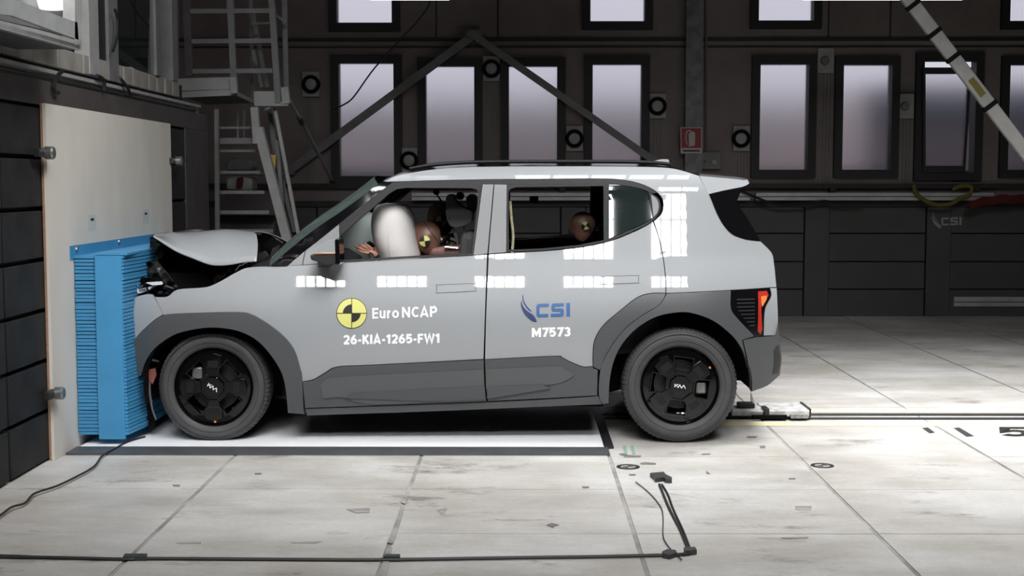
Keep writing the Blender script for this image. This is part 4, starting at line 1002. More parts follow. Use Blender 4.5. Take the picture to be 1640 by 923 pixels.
ab = inflate('steering_airbag', 'airbag', [(325.5, 617, 640), (328, 607, 650), (334, 601, 656), (345, 597.5, 661), (360, 596, 665), (378, 598, 668), (395, 603, 671), (412, 609, 674), (440, 615, 670), (460, 625, 660)], YD, .26, car)
MB().tube(spline([at(x, y, YD - .262 + d) for x, y, d in ((619, 343, .03), (621, 360, .005), (622, 380, 0.0), (624, 400, 0.0), (630, 420, .004))], 5), .0025, 6).build('airbag_seam', 'airbag', ab, smooth=True)
inflate('passenger_airbag', 'airbag2', [(338, 560, 585), (345, 540, 600), (360, 525, 610), (385, 512, 612), (410, 506, 610), (440, 510, 600)], YP, .28, car)
sw = MB()
cw = at(612, 436, YD); tilt = math.radians(24)
ringp = []
for k in range(33):
    a = 2 * math.pi * k / 32; lx, ly = .185 * math.cos(a), .185 * math.sin(a)
    ringp.append(cw + Vector((-.0 - ly * math.sin(tilt), lx, ly * math.cos(tilt))))
sw.tube(ringp, .015, 8, cap=False); st_ = sw.build('steering_wheel', 'dark', car, smooth=True)
MB().beam(cw + Vector((-.16, 0, -.10)), cw, .06, .06).build('steering_column', 'dark', st_)
da = at(470, 400, 8).x; db = at(566, 400, 8).x
MB().prism([(da, 7.62, .75), (db, 7.62, .75), (db, 7.62, 1.0), (db - .08, 7.62, 1.055), (da, 7.62, 1.05)], (0, 2 * (YC - 7.62), 0)).build('dashboard', 'dark', car, bevel=.015)
def seat_(Y, hr, tone):
    s_ = MB().prism([at(x, y, Y - .22) for x, y in ((738, 372), (764, 372), (800, 560), (745, 580), (728, 480))], (0, .44, 0)).build('seat_back', 'seat', car, bevel=.04)
    MB().prism([at(x, y, Y - .24) for x, y in ((640, 535), (760, 545), (770, 590), (640, 590))], (0, .48, 0)).build('seat_cushion', 'seat', s_, bevel=.03)
    MB().prism([at(p.x, p.y, Y - .13) for p in smooth_poly(hr, 3)], (0, .26, 0)).build('headrest', tone, s_, bevel=.018)
    MB().tube([at(741, 360, Y - .06), at(748, 400, Y - .06)], .007, 8).build('headrest_post', 'steel', s_)
    MB().tube([at(741, 360, Y + .06), at(748, 400, Y + .06)], .007, 8).build('headrest_post', 'steel', s_)
seat_(YD + .03, [(714, 316), (718, 311), (726, 312), (731, 324), (742, 332), (754, 337), (757, 343), (756, 356), (745, 362), (730, 366), (720, 362), (714, 345)], 'seat')
seat_(YP, [(746, 317), (752, 311), (760, 312), (764, 320), (762, 335), (756, 346), (748, 338)], 'pillar')
MB().prism([at(x, y, 7.65) for x, y in ((1000, 385), (1040, 380), (1060, 560), (900, 580), (900, 530), (985, 520))], (0, 1.3, 0)).build('rear_bench', 'seat', car, bevel=.03)
MB().prism([at(x, y, 8.66) for x, y in ((960, 360), (985, 355), (990, 388), (965, 392))], (0, .22, 0)).build('rear_headrest', 'seat', car, bevel=.02)
MB().beam(at(951, 300, 8.95), at(950, 375, 8.98), .035, .03, up=(0, 1, 0)).build('far_window_post', 'trim', car)
MB().tube(spline([at(x, y, 7.68) for x, y in ((817, 322), (819, 350), (822, 378), (820, 405))], 4), .008, 8).build('seat_belt', mat('belt_webbing', (.45, .42, .28), .8, var=.3, vscale=60), car)
MB().beam(at(821, 386, 8.95), at(925, 379, 8.95), .02, .014).build('far_sill_highlight', 'chrome', car)  # bright strip put in for the light glinting along the far sill
for x, y, r in ((737, 314, .022), (699, 307, .018)):
    c = at(x, y, 8.2); MB().lathe([(0, -.03), (r, -.03), (r * 1.2, 0), (r, .03), (0, .03)], c, 'Y', 14).build('cabin_camera', 'black', car, smooth=True)
MB().tube([at(699, 311, 8.2), at(707, 322, 8.2)], .006, 6).build('camera_arm', 'dark', car)
MB().box(at(848, 300, 8.3).x, at(862, 300, 8.3).x, 8.2, 8.3, at(850, 325, 8.3).z, at(850, 314, 8.3).z).build('cabin_box', 'dark', car, bevel=.006)

# ------------------------------------------------------------------ crash dummies
def skin_body(name, m, par, joints, edges, sub=2):
    me = bpy.data.meshes.new(name); bm = bmesh.new(); ly = bm.verts.layers.skin.verify(); vv = []
    org = WL[par]
    for i, (p, r) in enumerate(joints):
        v = bm.verts.new(p - org); v[ly].radius = (r, r); v[ly].use_root = (i == 0); vv.append(v)
    for a, b_ in edges: bm.edges.new((vv[a], vv[b_]))
    bm.to_mesh(me); bm.free(); me.materials.append(M[m])
    o = bpy.data.objects.new(name, me); COL.objects.link(o); o.parent = par; WL[o] = org
    md = o.modifiers.new('skin', 'SKIN'); md.use_smooth_shade = True
    md = o.modifiers.new('subdivision', 'SUBSURF'); md.levels = sub; md.render_levels = sub
    return o
def head_(par, c, sc_, pitch, m='vinyl'):
    """dummy head looking to -X, nodded by pitch: skull, brow, nose, mouth, jaw"""
    mb = MB(); nu, nv = 28, 20; rows = []
    for j in range(nv + 1):
        ph = math.pi * j / nv; row = []
        for i in range(nu):
            th = 2 * math.pi * i / nu; f = math.sin(ph) * math.cos(th); l = math.sin(ph) * math.sin(th); u = math.cos(ph)
            F_, L_, U_ = .098 * f, .076 * l, .112 * u
            if u < 0: L_ *= 1 + .28 * u; F_ = F_ * (1 + .15 * u) + (.018 * -u if f > 0 else .03 * -u)
            g = math.exp(-((u + .12) / .16) ** 2 - (l / .22) ** 2) if f > 0 else 0; F_ += .024 * g
            g = math.exp(-((u - .08) / .10) ** 2 - ((abs(l) - .40) / .18) ** 2) if f > 0 else 0; F_ -= .011 * g
            g = math.exp(-((u + .48) / .07) ** 2 - (l / .35) ** 2) if f > 0 else 0; F_ -= .007 * g
            g = math.exp(-((u + .02) / .16) ** 2 - ((f + .05) / .14) ** 2); L_ += math.copysign(.010 * g, l)
            F_, U_ = F_ * math.cos(pitch) + U_ * math.sin(pitch), U_ * math.cos(pitch) - F_ * math.sin(pitch)
            row.append(c + Vector((-F_, L_, U_)) * sc_)
        rows.append(row)
    mb.grid(rows, closed=True)
    h = mb.build('head', m, par, smooth=True, angle=180)
    # skull cap seam
    ring = []
    for k in range(25):
        a = 2 * math.pi * k / 24; F_, L_, U_ = -.045, .0715 * math.cos(a), .102 * math.sin(a)
        F_, U_ = F_ * math.cos(pitch) + U_ * math.sin(pitch), U_ * math.cos(pitch) - F_ * math.sin(pitch)
        ring.append(c + Vector((-F_, L_, U_)) * sc_)
    MB().tube(ring, .0018, 5, cap=False).build('skull_cap_seam', 'dark', h)
    return h
def sticker(h, c, r, rotd, d=0.0):
    def fan(a0, a1, rad, y):
        mb = MB(); n = 10; v = [c + Vector((0, y, 0))] + [c + Vector((rad * math.cos(math.radians(a0 + (a1 - a0) * k / n)), y + .010, rad * math.sin(math.radians(a0 + (a1 - a0) * k / n)))) for k in range(n + 1)]
        return mb.add(v, [(0, k + 1, k + 2) for k in range(n)])
    for k in range(4):
        fix_normals(fan(rotd + 90 * k, rotd + 90 * k + 90, r, 0).build('target_quadrant', ('yellow', 'blackprint')[k % 2], h, recalc=False), (0, -1, 0))
dd = empty('crash_dummy', at(735, 560, YD), 'brown crash dummy slumped into the white airbag in the driver seat', 'dummy')
J = [(at(742, 545, YD), .15), (at(728, 490, YD), .14), (at(712, 440, YD), .13), (at(702, 412, YD), .055), (at(695, 395, YD), .05),
     (at(708, 436, YD - .17), .06), (at(655, 452, YD - .2), .047), (at(612, 412, YD - .10), .034),
     (at(708, 436, YD + .17), .06), (at(655, 456, YD + .2), .047), (at(612, 425, YD + .10), .034),
     (at(725, 555, YD - .1), .09), (at(600, 520, YD - .12), .065), (at(545, 600, YD - .12), .05), (at(725, 555, YD + .1), .09), (at(600, 520, YD + .12), .065), (at(545, 600, YD + .12), .05)]
skin_body('body', 'suit', dd, J, [(0, 1), (1, 2), (2, 3), (3, 4), (2, 5), (5, 6), (6, 7), (2, 8), (8, 9), (9, 10), (0, 11), (11, 12), (12, 13), (0, 14), (14, 15), (15, 16)])
h = head_(dd, at(685, 381, YD), .92, math.radians(38)); sticker(h, at(680, 386.5, YD - .085), .032, 8)
for p in (((707, 383), (712, 381)), ((716, 388), (727, 391)), ((722, 382), (731, 386)), ((729, 374), (733, 390)), ((712, 396), (742, 399))):
    MB().tube([at(*p[0], YD - .12), at(*p[1], YD - .1)], .009, 8).build('neck_bracket', 'chrome' if p[0][0] < 717 else 'steel', dd)
MB().prism([at(x, y, YD - .1) for x, y in ((690, 398), (742, 392), (746, 408), (690, 410))], (0, .2, 0)).build('shoulder_pad', 'suit', dd, bevel=.02)
# right-hand glove of the driver: palm, four fingers, thumb
hd = MB(); YH = 7.80
def fing(P, r): hd.tube(spline([at(x, y, YH + dy) for x, y, dy in P], 3), [r * (1 - .30 * k / (3 * (len(P) - 1))) for k in range(3 * (len(P) - 1) + 1)], 8)
fing([(592, 406, 0), (583, 404.5, -.010), (576, 402.5, -.016), (570.5, 400, -.008)], .0098)
fing([(592, 403, 0), (583, 400.5, -.012), (575, 397.5, -.02), (567.5, 394, -.010)], .0102)
fing([(594, 401, 0), (587, 397.5, -.012), (581, 394.5, -.018), (575, 391.8, -.008)], .0104)
fing([(597, 400, 0), (592, 396, -.010), (587, 392.5, -.014), (582, 389.8, -.004)], .0100)
fing([(600, 406, .01), (602, 400, .022), (599, 396, .034)], .0110)
for k, (x, y, r) in enumerate(((590, 405, .018), (595, 404, .020), (600, 406, .020), (604, 409, .019), (609, 412, .019), (596, 409, .018))):
    c = at(x, y, YH + .004); hd.lathe([(0, -r * .8)] + [(r * math.cos(a), r * .8 * math.sin(a)) for a in [math.radians(q) for q in (-60, -30, 0, 30, 60)]] + [(0, r * .8)], c, 'Z', 12)
ho = hd.build('hand', 'skin', dd, smooth=True)
md = ho.modifiers.new('remesh', 'REMESH'); md.mode = 'VOXEL'; md.voxel_size = .0028; md.use_smooth_shade = True
md = ho.modifiers.new('smooth', 'SMOOTH'); md.factor = .5; md.iterations = 3
MB().tube([at(605, 408, YH), at(608, 411, YH)], .0235, 14).build('wrist_band', 'dark', dd)

dp = empty('crash_dummy', at(735, 560, YP), 'brown crash dummy behind the driver headrest in the passenger seat', 'dummy')
J = [(p + Vector((.04, YP - YD, .05)), r) for p, r in J]
skin_body('body', 'suit', dp, J, [(0, 1), (1, 2), (2, 3), (3, 4), (2, 5), (5, 6), (6, 7), (2, 8), (8, 9), (9, 10), (0, 11), (11, 12), (12, 13), (0, 14), (14, 15), (15, 16)])
h = head_(dp, at(709, 350, YP), 1.0, math.radians(20)); sticker(h, at(707, 353.5, YP - .09), .034, 100)
dr = empty('crash_dummy', at(945, 560, 7.98), 'brown child crash dummy seated in the rear with yellow target sticker', 'dummy')
Jr = [(at(960, 500, 7.98), .11), (at(955, 455, 7.98), .11), (at(950, 420, 7.98), .10), (at(945, 402, 7.98), .04), (at(942, 388, 7.98), .04), (at(945, 420, 7.86), .04), (at(930, 460, 7.84), .035), (at(910, 490, 7.86), .03), (at(945, 420, 8.10), .04), (at(930, 460, 8.12), .035), (at(910, 490, 8.10), .03), (at(900, 510, 7.91), .06), (at(870, 560, 7.91), .04), (at(900, 510, 8.05), .06), (at(870, 560, 8.05), .04)]
skin_body('body', 'suitblue', dr, Jr, [(0, 1), (1, 2), (2, 3), (3, 4), (2, 5), (5, 6), (6, 7), (2, 8), (8, 9), (9, 10), (0, 11), (11, 12), (0, 13), (13, 14)])
h = head_(dr, at(934, 363, 7.98), .80, math.radians(12)); sticker(h, at(938, 362, 7.98 - .080), .024, 60)

# ================================================================== THINGS ON THE BACK WALL
def wall_fan(px, py, ring, lab):
    e = empty('wall_loudspeaker', at(px, py + 19, YW - .02), lab, 'speaker', 'round units on the back wall')
    a, b_ = at(px - 13.5, py + 20, YW - .03), at(px + 13.5, py - 20, YW - .03)
    MB().box(a.x, b_.x, YW - .05, YW - .001, a.z, b_.z).build('mounting_plate', 'greyl', e, bevel=.004)
    c = at(px, py, YW - .07)
    if ring:
        MB().lathe([(.060, .0), (.066, -.03), (.085, -.04), (.098, -.02), (.098, .02)], c, 'Y', 28).build('black_ring', 'void', e, smooth=True)
        MB().lathe([(0, -.012), (.05, -.010), (.062, -.004), (.062, .02)], c, 'Y', 24).build('centre_cap', 'greyl', e, smooth=True)
    else:
        MB().lathe([(0, -.012), (.04, -.010), (.05, .02)], c, 'Y', 24).build('centre_cap', 'grey', e, smooth=True)
    for dx in (-5, 0, 5):
        z1 = bz_(py + 20); z0 = bz_(292)
        if z0 < z1 - .05: MB().box(bx_(px + dx) - .006, bx_(px + dx) + .006, YW - .012, YW, z0, z1).build('cable_duct', 'grey', e)
for px, py, r, lab in ((498, 135, 1, 'round black ringed wall unit beside the steel ladder tower'), (655, 257, 1, 'round black ringed wall unit just above the windscreen'), (787, 110, 1, 'round black ringed wall unit high between the two middle windows'),
                       (920, 222, 1, 'round black ringed wall unit low beside the descending brace'), (1053, 170, 1, 'round black ringed wall unit left of the galvanised column'), (1187, 222, 1, 'round black ringed wall unit between the red sign and a window'),
                       (1322, 97, 0, 'plain pale wall unit between the two windows right of the car'), (1450, 170, 0, 'plain pale wall unit left of the tilted window')):
    wall_fan(px, py, r, lab)
for p, q, wd, lab in (((466, 272), (765, 52), .085, 'dark diagonal steel brace rising from the ladder tower to the apex'), ((752, 52), (1048, 258), .075, 'dark diagonal steel brace falling from the apex towards the car roof')):
    dy_ = .10 if p[0] < 500 else .16; a, b_ = at(*p, YW - dy_), at(*q, YW - dy_); MB().beam(a, b_, wd, .05, up=(0, 1, 0)).box(a.x - .04, a.x + .04, a.y, YW, a.z - .05, a.z + .03).box(b_.x - .04, b_.x + .04, b_.y, YW, b_.z - .05, b_.z + .03).build('steel_brace', 'grey', label=lab, cat='brace')
gc = empty('steel_column', at(1107, 506, YW - .15), 'pale galvanised steel column carrying the red extinguisher sign', 'column')
MB().box(bx_(1094), bx_(1121), YW - .14, YW - .09, 0, bz_(-200)).build('front_flange', 'galv', gc)
MB().box(bx_(1105), bx_(1110), YW - .09, YW - .01, 0, bz_(-200)).build('web', 'galv', gc)
MB().tube([at(1131, -20, YW - .03), at(1131, 245, YW - .03)], .012, 8).build('wall_conduit', 'grey', label='thin grey conduit running down the wall beside the galvanised column', cat='pipe')
jb = empty('junction_box', at(1137, 271, YW - .05), 'grey switch box on the wall beside the red sign', 'box')
a, b_ = at(1122, 271, YW - .06), at(1154, 244, YW - .06); MB().box(a.x, b_.x, YW - .09, YW - .001, a.z, b_.z).build('box_body', 'grey', jb, bevel=.006)
MB().lathe([(0, -.012), (.028, -.010), (.030, .0)], at(1144, 260, YW - .095), 'Y', 16).build('socket_cover', 'greyl', jb)
MB().lathe([(0, -.006), (.008, 0)], at(1129, 259, YW - .092), 'Y', 10).build('key_switch', 'dark', jb)
# fire extinguisher sign
YS = YW - .16
es = empty('extinguisher_sign', at(1107, 246, YS), 'red fire extinguisher sign with white symbol on the galvanised column', 'sign')
def wq(nm, m, P, par, dy=0.0, th=.003): return MB().prism([at(x, y, YS - dy) for x, y in P], (0, th, 0)).build(nm, m, par)
wq('sign_plate', 'signwhite', [(1090, 204), (1124.5, 204), (1124.5, 246), (1090, 246)], es, 0, .01)
wq('red_field', 'signred', [(1091.5, 205.5), (1123, 205.5), (1123, 237), (1091.5, 237)], es, .004)
wq('extinguisher_symbol', 'signwhite', [(1103, 215), (1106, 211), (1112, 211), (1113.5, 215), (1113, 233), (1103.5, 235)], es, .008)
MB().tube(spline([at(x, y, YS - .008) for x, y in ((1107, 209.5), (1101, 210), (1098.5, 217), (1099, 226), (1101, 232))], 4), .008, 6).build('hose_symbol', 'signwhite', es)
wq('text_line', 'blackprint', [(1094, 240.3), (1121, 240.3), (1121, 243), (1094, 243)], es, .004)
# lettering on the wall
lab_logo(('logo_feather', 'logo_letter'), lambda x, y: at(x, y, YW - .055), wall_back, ('greyl', 'greyl', 'greyl'), .60, 1492, 339)
# rail, cable tray and clutter along the wall
al = empty('aluminium_rail', at(1400, 322, YW - .2), 'pale aluminium profile fixed along the wall behind the car', 'rail')
for a_, b2 in ((660, 1200), (1210, 1590)):
    p, q = at(a_, 321, YW - .16), at(b2, 309, YW - .16)
    MB().box(p.x, q.x, YW - .2, YW - .11, p.z, q.z).build('profile', 'alu', al)
    MB().box(p.x, q.x, YW - .206, YW - .2, (p.z + q.z) / 2 - .006, (p.z + q.z) / 2 + .006).build('profile_groove', 'grey', al)
for x in (900, 1080, 1330, 1560): MB().box(bx_(x) - .03, bx_(x) + .03, YW - .12, YW, bz_(320), bz_(300)).build('rail_bracket', 'frame', al)
MB().tube(spline([at(x, y, YW - .24) for x, y in ((1185, 305), (1215, 318), (1245, 328), (1290, 327), (1320, 322), (1340, 326), (1385, 325))], 4), .014, 6).build('wall_cable', 'cable', smooth=True, label='black cable bundle drooping from the aluminium wall rail', cat='cable')
MB().tube(spline([at(x, y, YW - .26) for x, y in ((1463, 296), (1468, 310), (1482, 322), (1500, 328), (1522, 327), (1538, 318), (1552, 312), (1556, 300), (1540, 298), (1525, 304))], 5), .022, 8).build('yellow_hose', 'hose', smooth=True, label='yellow hose loop hanging over the aluminium rail', cat='hose')
rc = MB(); rows = []
for i in range(15):
    t = i / 14; x = 1550 + 120 * t; rows.append([at(x, (322 - 10 * math.sin(t * 2.6)) + dy + 1.5 * math.sin(i * 1.7), YW - .30 - .03 * math.sin(i * 1.1)) for dy in (0, 4, 9, 14)])
rc.grid(rows).build('red_cloth', 'redcloth', smooth=True, solid=.01, label='dark red cloth draped on the ledge at the right', cat='cloth')
# hanging cable in front of the first windows, thin pole by the ladder
MB().tube(spline([at(x, y, YW - .3) for x, y in ((530, 178), (548, 169), (565, 157), (590, 122), (606, 102), (640, 65), (672, 30), (690, 0), (700, -60))], 4), .009, 6).build('slack_cable', 'cable', smooth=True, label='slack black cable sagging across the first window', cat='cable')
pl = empty('support_pole', at(533, 290, YW - .1), 'thin pale telescopic pole leaning beside the ladder tower', 'pole')
MB().tube([at(463, 160, YG + .3), at(482, 192, YG + .95)], .012, 8).build('pole_tube', 'greyl', pl, smooth=True); MB().tube([at(481, 190, YG + .91), at(532, 289, YW - .09)], .019, 8).build('pole_tube', 'greyl', pl, smooth=True)
MB().tube([at(479, 187, YG + .85), at(484, 197, YG + 1.05)], .026, 8).build('pole_clamp', 'dark', pl)
MB().tube([at(530, 286, YW - .14), at(533, 293, YW - .07)], .024, 8).build('pole_foot', 'dark', pl)
# striped boom on the right
bm_ = empty('striped_boom', at(1640, 245, 10.5), 'pale grey boom with black bands slanting across the right windows', 'boom')
def bp(t): return at(1447 + 200 * t, -12 + 262 * t, 10.5)
MB().beam(bp(-.35), bp(2.2), .105, .05, up=(0, 1, 0)).build('boom_tube', 'greyl', bm_, bevel=.012)
for t in (.065, .235, .385, .68, 1.15): MB().beam(bp(t), bp(t + .022), .118, .058, up=(0, 1, 0)).build('black_band', 'void', bm_)
MB().beam(bp(.53), bp(.63), .05, .056, up=(0, 1, 0)).build('yellow_sticker', 'hose', bm_)
# beam on castors
cb = empty('castor_beam', gnd(1600, 503), 'pale aluminium beam on castors standing before the dark wall', 'trolley')
p = gnd(1528, 506); yb = p.y
MB().box(at(1525, 480, yb).x, 9.0, yb - .06, yb + .06, at(1525, 490, yb).z, at(1525, 475, yb).z).build('beam_profile', 'alu', cb)
MB().box(at(1525, 480, yb).x, 9.0, yb - .066, yb - .06, at(1525, 484, yb).z, at(1525, 482, yb).z).build('profile_groove', 'grey', cb)
for x in (p.x, 7.5):
    w_ = MB().lathe([(.0, -.02), (.03, -.02), (.045, -.018), (.05, -.01), (.05, .01), (.045, .018), (0, .02)], (x, yb, .05), 'Y', 20).build('castor_wheel', 'dark', cb, smooth=True)
    MB().lathe([(0, -.024), (.022, -.024), (.022, 0)], (x, yb, .05), 'Y', 14).build('castor_hub', 'greyl', w_)
    MB().beam((x, yb, .05), (x + .03, yb, .125), .06, .02).build('castor_fork', 'steel', cb)

# ------------------------------------------------------------------ ladder tower with stairs
tw = empty('ladder_tower', gnd(400, 560), 'grey steel access platform with railings and stairs beside the barrier', 'platform')
def tb(nm, p, q, wd, m='grey', Y=YG, Y2=None, ht=None): return MB().beam(at(*p, Y), at(*q, Y2 or Y), ht or wd, wd, up=(0, 1, 0)).build(nm, m, tw)
for (x0, x1) in ((367, 376), (433, 446)): tb('railing_post', (x0, -40), (x1, 165 if x0 > 400 else 150), .05)
tb('railing_post', (455, -30), (459, 160), .04, Y=YG + .3)
tb('railing_post', (298, -40), (304, 122), .06, 'beam'); tb('railing_post', (280, -40), (283, 124), .04)
for y in (18.5, 66.5, 114.5): tb('railing_bar', (298, y), (437, y - 1), .038)
tb('railing_bar', (403, 38), (433, 37), .02, Y=YG + .5); tb('railing_bar', (441, 24), (458, 36), .02, Y=YG + .15)
tb('toe_board', (284, 136), (378, 133), .02, 'greyl', ht=.1); tb('deck_edge', (288, 152), (376, 148), .03, 'greyl', ht=.05)
MB().prism([at(288, 153, YG), at(376, 150, YG), at(407, 165, YG + 1.1), at(330, 168, YG + 1.1)], (0, 0, .02)).build('platform_deck', 'grey', tw)
MB().prism([at(376, 147, YG), at(407, 162, YG + 1.1), at(407, 168, YG + 1.1), at(376, 153, YG)], (.02, 0, 0)).build('deck_side', 'greyl', tw)
tb('toe_board', (407, 155), (447, 155), .02, 'greyl', ht=.09); tb('deck_edge', (408, 166), (462, 166), .03, 'greyl', ht=.04)
tb('corner_bracket', (456, 140), (459, 166), .06, 'greyl'); tb('corner_bracket', (374, 124), (376, 150), .05, 'greyl', Y=YG - .06)
tb('back_upright', (401, -30), (405, 160), .03, Y=YG + .9); tb('back_upright', (404, 20), (428, 140), .035, Y=YG + .8); tb('back_upright', (405, 80), (420, 140), .03, Y=YG + .6)
# stairs
tb('stair_stringer', (408, 172), (412, 230), .06, 'greyl'); tb('stair_stringer', (414, 205), (509, 572), .075, 'greyl')
tb('stair_stringer', (347, 175), (350, 572), .035, 'grey')
for y, h_ in ((205, .02), (226, .05), (242, .02), (276, .022), (308, .028), (340, .03), (370, .03), (402, .03), (434, .03), (466, .03), (498, .03), (530, .03), (560, .03)):
    tb('stair_tread', (348, y), (407 + max(0, (y - 225)) * .22, y), .09, 'grey', Y=YG + .15, ht=h_)
tb('hand_rail', (440, 172), (515, 570), .028, 'greyl', YG + .1); tb('hand_rail', (432, 172), (452, 330), .04, 'grey', YG + .4); tb('hand_rail', (444, 225), (455, 360), .03, 'grey', YG + .2); tb('hand_rail', (452, 290), (472, 372), .03, 'grey', YG + .3)
tb('hand_rail', (433, 172), (424, 176), .02, 'grey'); tb('stair_upright', (381, 176), (381, 240), .015, 'grey', YG + .5); tb('stair_upright', (391, 176), (391, 240), .015, 'grey', YG + .5)
MB().beam(at(437, 248, YG + .1), at(435, 270, YG + .1), .06, .045).build('yellow_tag', mat('yellow_plastic', (.40, .27, .03), .6), tw)
# things stored behind the stairs
def stored(nm, P, m, Y, lab, cat, th=.25):
    q = smooth_poly(P, 3, 50); return MB().prism([at(p.x, p.y, Y) for p in q], (0, th, 0)).build(nm, m, label=lab, cat=cat, bevel=.02)
zz = gnd(400, 505 + 30).y
stored('storage_drum', [(362, 262), (372, 253), (398, 253), (404, 262), (404, 274), (362, 274)], 'grey', 12.6, 'rounded grey cover stored behind the stair treads', 'cover')
stored('plastic_sack', [(362, 286), (380, 283), (404, 285), (404, 306), (362, 304)], 'greyl', 12.5, 'pale sack stored behind the stair treads', 'sack')
stored('red_pouch', [(379, 285), (388, 283), (386, 300), (378, 302)], 'redcloth', 12.4, 'small dark red pouch on the pale sack behind the stairs', 'pouch', .08)
stored('storage_crate', [(345, 345), (440, 345), (440, 537), (345, 537)], 'walllow', 12.7, 'dark grey crate standing behind the stairs', 'crate', .5)
stored('storage_shelf', [(345, 276), (440, 276), (440, 281), (345, 281)], 'grey', 12.5, 'grey shelf board behind the stairs', 'shelf', .6)
MB().box(at(345, 300, 12.5).x, at(440, 300, 12.5).x, 12.5, 13.0, at(345, 345, 12.5).z, at(345, 306, 12.5).z).build('storage_case', 'beam', label='dark case under the pale sack behind the stairs', cat='case')

# ================================================================== FLOOR CLUTTER
def flr(pts, z=.006): return spline([gnd(x, y, z) for x, y in pts], 6)
MB().tube(flr([(-30, 892), (60, 893), (200, 896), (235, 895), (400, 896), (600, 897), (800, 894), (950, 892), (1040, 890), (1080, 889), (1105, 887)], .008), .007, 6).build('floor_cable', 'cable', smooth=True, label='long black cable running along the floor at the bottom', cat='cable')
MB().tube(flr([(-30, 890), (30, 891), (80, 894)], .008), .005, 6).build('floor_cable', 'cable', smooth=True, label='short second strand beside the long floor cable at the left edge', cat='cable')
MB().tube(flr([(1056, 776), (1072, 815), (1090, 850), (1104, 884)]), .006, 6).build('floor_cable', 'cable', smooth=True, label='straight black cable from the taped pad to the corner tape', cat='cable')
MB().tube(flr([(1060, 776), (1070, 793), (1078, 815), (1094, 850), (1107, 884)]), .005, 6).build('floor_cable', 'cable', smooth=True, label='bowed black cable beside the straight one below the taped pad', cat='cable')
MB().tube(flr([(1018, 772), (1040, 790), (1058, 812), (1062, 830), (1062, 858), (1068, 872), (1078, 884), (1092, 897)]), .0025, 5).build('thin_wire', 'cable', smooth=True, label='thin wire curving across the slab left of the taped cables', cat='wire')
MB().tube(flr([(-30, 842), (0, 826), (18, 813), (40, 806), (55, 791), (90, 779), (120, 765), (150, 748), (163, 731), (182, 720), (205, 708), (232, 700)], .016), .0055, 6).build('floor_cable', 'cablebr', smooth=True, label='thin brown cable winding from the foam block to the left edge', cat='cable')
def tape(nm, P, m, lab, cat='tape', z=.004, group=None):
    return MB().prism([gnd(x, y, .0013) for x, y in P], (0, 0, z)).build(nm, m, label=lab, cat=cat, group=group)
tape('tape_pad', [(1041, 764), (1063, 762), (1066, 766), (1076, 771), (1076, 774), (1066, 774), (1063, 771), (1050, 773), (1046, 768)], 'tape', 'black taped pad where two cables start on the floor', 'tape', .02)
tape('cable_tape', [(200, 894), (236, 894), (234, 899), (197, 899)], 'tape', 'grey tape holding the long cable at the left', z=.018)
tape('cable_tape', [(617, 895), (641, 895), (640, 899), (614, 899)], 'tape', 'grey tape holding the long cable near the middle', z=.018)
tape('cable_tape', [(1060, 891), (1068, 887), (1082, 888), (1084, 892), (1072, 896), (1062, 894)], 'tape', 'dark tape patch on the cable left of the corner', z=.018)
tape('cable_tape', [(1095, 884), (1113, 883), (1116, 888), (1098, 890)], 'tape', 'dark tape patch at the cable corner', z=.018)
for i, (P, lab) in enumerate((([(991, 727), (1001, 726), (1005, 729), (995, 730)], 'black tape scrap nearest the white cover corner'), ([(998, 731), (1006, 729), (1027, 730), (1026, 732.5), (1000, 733)], 'black tape strip below the green floor marks'), ([(1025, 742), (1034, 740.5), (1051, 742), (1050, 744.5), (1026, 744)], 'black tape strip right of the round floor target'),
    ([(1131, 754), (1138, 760), (1131, 759)], 'small black triangle on the floor slab'), ([(1124, 727), (1138, 726.5), (1138, 728), (1123, 728.5)], 'short dark scrap below the rear wheel'), ([(1263, 766), (1274, 766), (1274, 768), (1263, 768)], 'short dark scrap right of the second round target'),
    ([(875, 841), (884, 838), (896, 841), (887, 843), (887, 845), (884, 845)], 'small dark arrow scrap in mid floor'), ([(1007, 760), (1018, 759.5), (1018, 762), (1008, 762)], 'dark oval scrap below the round floor target'),
    ([(1196, 699), (1213, 699), (1211, 701.5), (1197, 701.5)], 'dark scrap behind the rear wheel'), ([(1217, 714), (1226, 714), (1225, 718), (1217, 718)], 'dark blot right of the rear wheel'), ([(276, 777), (288, 777), (288, 779.5), (277, 779)], 'small dark scrap in front of the front wheel'),
    ([(408, 758), (419, 758), (419, 760), (408, 760)], 'small dark scrap in front of the front door'), ([(932, 779.5), (944, 779.5), (943, 782), (933, 782)], 'dark oval scrap in front of the rear door'),
    ([(555, 816), (592, 814), (592, 821), (570, 822)], 'dark rubber smear left of the middle floor joint'), ([(700, 817), (716, 814), (712, 820), (708, 824)], 'dark rubber smear right of the middle floor joint'),
    ([(1273, 811), (1300, 811), (1299, 818), (1274, 817)], 'grey faded tag on the right floor slab'), ([(86, 893), (90, 893)] and [(281, 870), (322, 869), (322, 871.5), (290, 872)], 'dark crack filler on the left floor seam'), ([(464, 869), (516, 868), (505, 871.5), (470, 871)], 'dark crack filler in front of the front wheel seam'),
    ([(1250, 861), (1295, 860), (1293, 862.5), (1252, 862.5)], 'dark crack filler on the right floor seam'))):
    tape('floor_scrap', P, 'joint' if ('smear' in lab or 'faded' in lab or 'filler' in lab) else 'scrap', lab, 'scrap', .0008)
# grey tape along the depth joints
for i, (P, lab) in enumerate((([(641, 805), (651, 795), (655, 795), (649, 808)], 'first'), ([(620, 870), (638, 824), (646, 822), (630, 872)], 'second'), ([(608, 923), (618, 880), (628, 878), (619, 925)], 'third'))):
    tape('joint_tape', P, 'joint', lab + ' grey tape strip on the joint before the front door, counted from the car', z=.002)
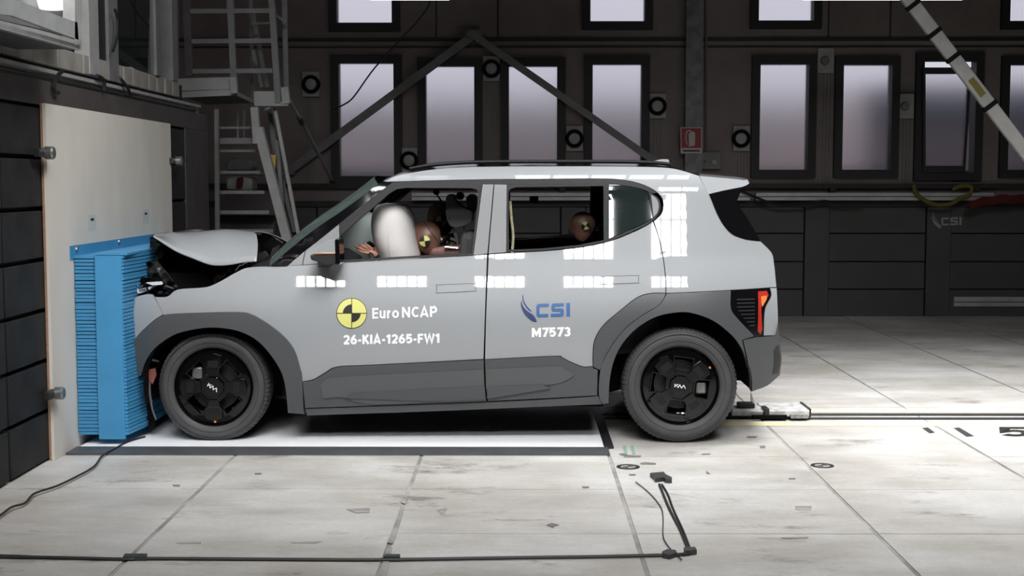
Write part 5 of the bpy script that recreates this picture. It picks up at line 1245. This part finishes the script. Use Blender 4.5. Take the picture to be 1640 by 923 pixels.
# round floor targets
for px, py, lab in ((1006, 748.5, 'round black and white floor target beside the cover corner'), (1317, 746.5, 'round black and white floor target on the right slab')):
    e = empty('floor_target', gnd(px, py), lab, 'target'); c = gnd(px, py, .0)
    MB().lathe([(.040, .0015), (.040, .003), (.060, .003), (.060, .0015)], c, 'Z', 32).build('target_ring', 'blackprint', e)
    MB().lathe([(0, .0022), (.040, .0022), (.040, .001)], c, 'Z', 28).build('target_disc', 'joint', e)
    for a in (0, 180):
        v = [c + Vector((0, 0, .0032))] + [c + Vector((.030 * math.cos(math.radians(a + 90 * k / 8)), .030 * math.sin(math.radians(a + 90 * k / 8)), .0032)) for k in range(9)]
        MB().add(v, [(0, k + 1, k + 2) for k in range(8)]).build('target_quadrant', 'blackprint', e)
# green marks and painted figures
for P, lab in (([(997, 716), (1002, 714), (1005, 726), (1001, 728)], 'left faint green painted stroke beside the cover corner'), ([(1010, 715), (1014, 714), (1018, 727), (1013, 728)], 'right faint green painted stroke beside the cover corner')):
    tape('green_mark', P, 'tapegreen', lab, 'marking', .001)
pn = MB(); v, f = text_shape('5', .20); pn.v = [gnd(1597 + 52 * a + (1 - b_) * 6, 699 - 15 * b_, .003) for a, b_ in v]; pn.f = f
o = pn.build('painted_figure', 'blackprint', recalc=False, label='large black painted figure five on the slab at the right edge', cat='marking')
for p_ in o.data.polygons:
    if p_.normal.z < 0: p_.flip()
for P, lab in (([(1477, 686), (1486, 685), (1497, 693), (1489, 694)], 'short black painted stroke beside the slab joint'), ([(1527, 686), (1536, 685), (1560, 699), (1548, 700)], 'long black painted stroke left of the painted figure')):
    tape('painted_stroke', P, 'tape', lab, 'marking', .001)
# tow trolley behind the rear wheel
tt = empty('tow_trolley', gnd(1240, 676), 'worn steel tow trolley on the rails behind the rear wheel', 'trolley')
def tbx(nm, x0, x1, y0, y1, z0, z1, m, **k): return MB().box(x0, x1, y0, y1, z0, z1).build(nm, m, tt, **k)
X = lambda px: gnd(px, 676).x
tbx('sled_body', X(1228), X(1300), 8.20, 8.50, .022, .062, 'wornlight', bevel=.006)
tbx('sled_nose', X(1175), X(1228), 8.22, 8.44, .022, .055, 'wornlight', bevel=.006)
tbx('clamp_block', X(1190), X(1216), 8.30, 8.40, .055, .085, 'dark', bevel=.006)
tbx('hook', X(1226), X(1234), 8.18, 8.3, .03, .075, 'dark', bevel=.004)
tbx('guide_shoe', X(1206), X(1262), 8.17, 8.20, .012, .034, 'void')
tbx('guide_shoe', X(1268), X(1296), 8.17, 8.20, .016, .04, 'greyl')
tbx('end_plate', X(1299), X(1302), 8.2, 8.48, .02, .07, 'dark')
for px in (1275, 1285): MB().lathe([(0, -.01), (.009, -.008), (.009, .0)], (X(px), 8.17, .032), 'Y', 10).build('bolt', 'steel', tt)
MB().prism([(X(1214), 8.4, .06), (X(1222), 8.4, .06), (X(1214), 8.4, .14)], (0, .02, 0)).build('paper_flag', 'white', tt)
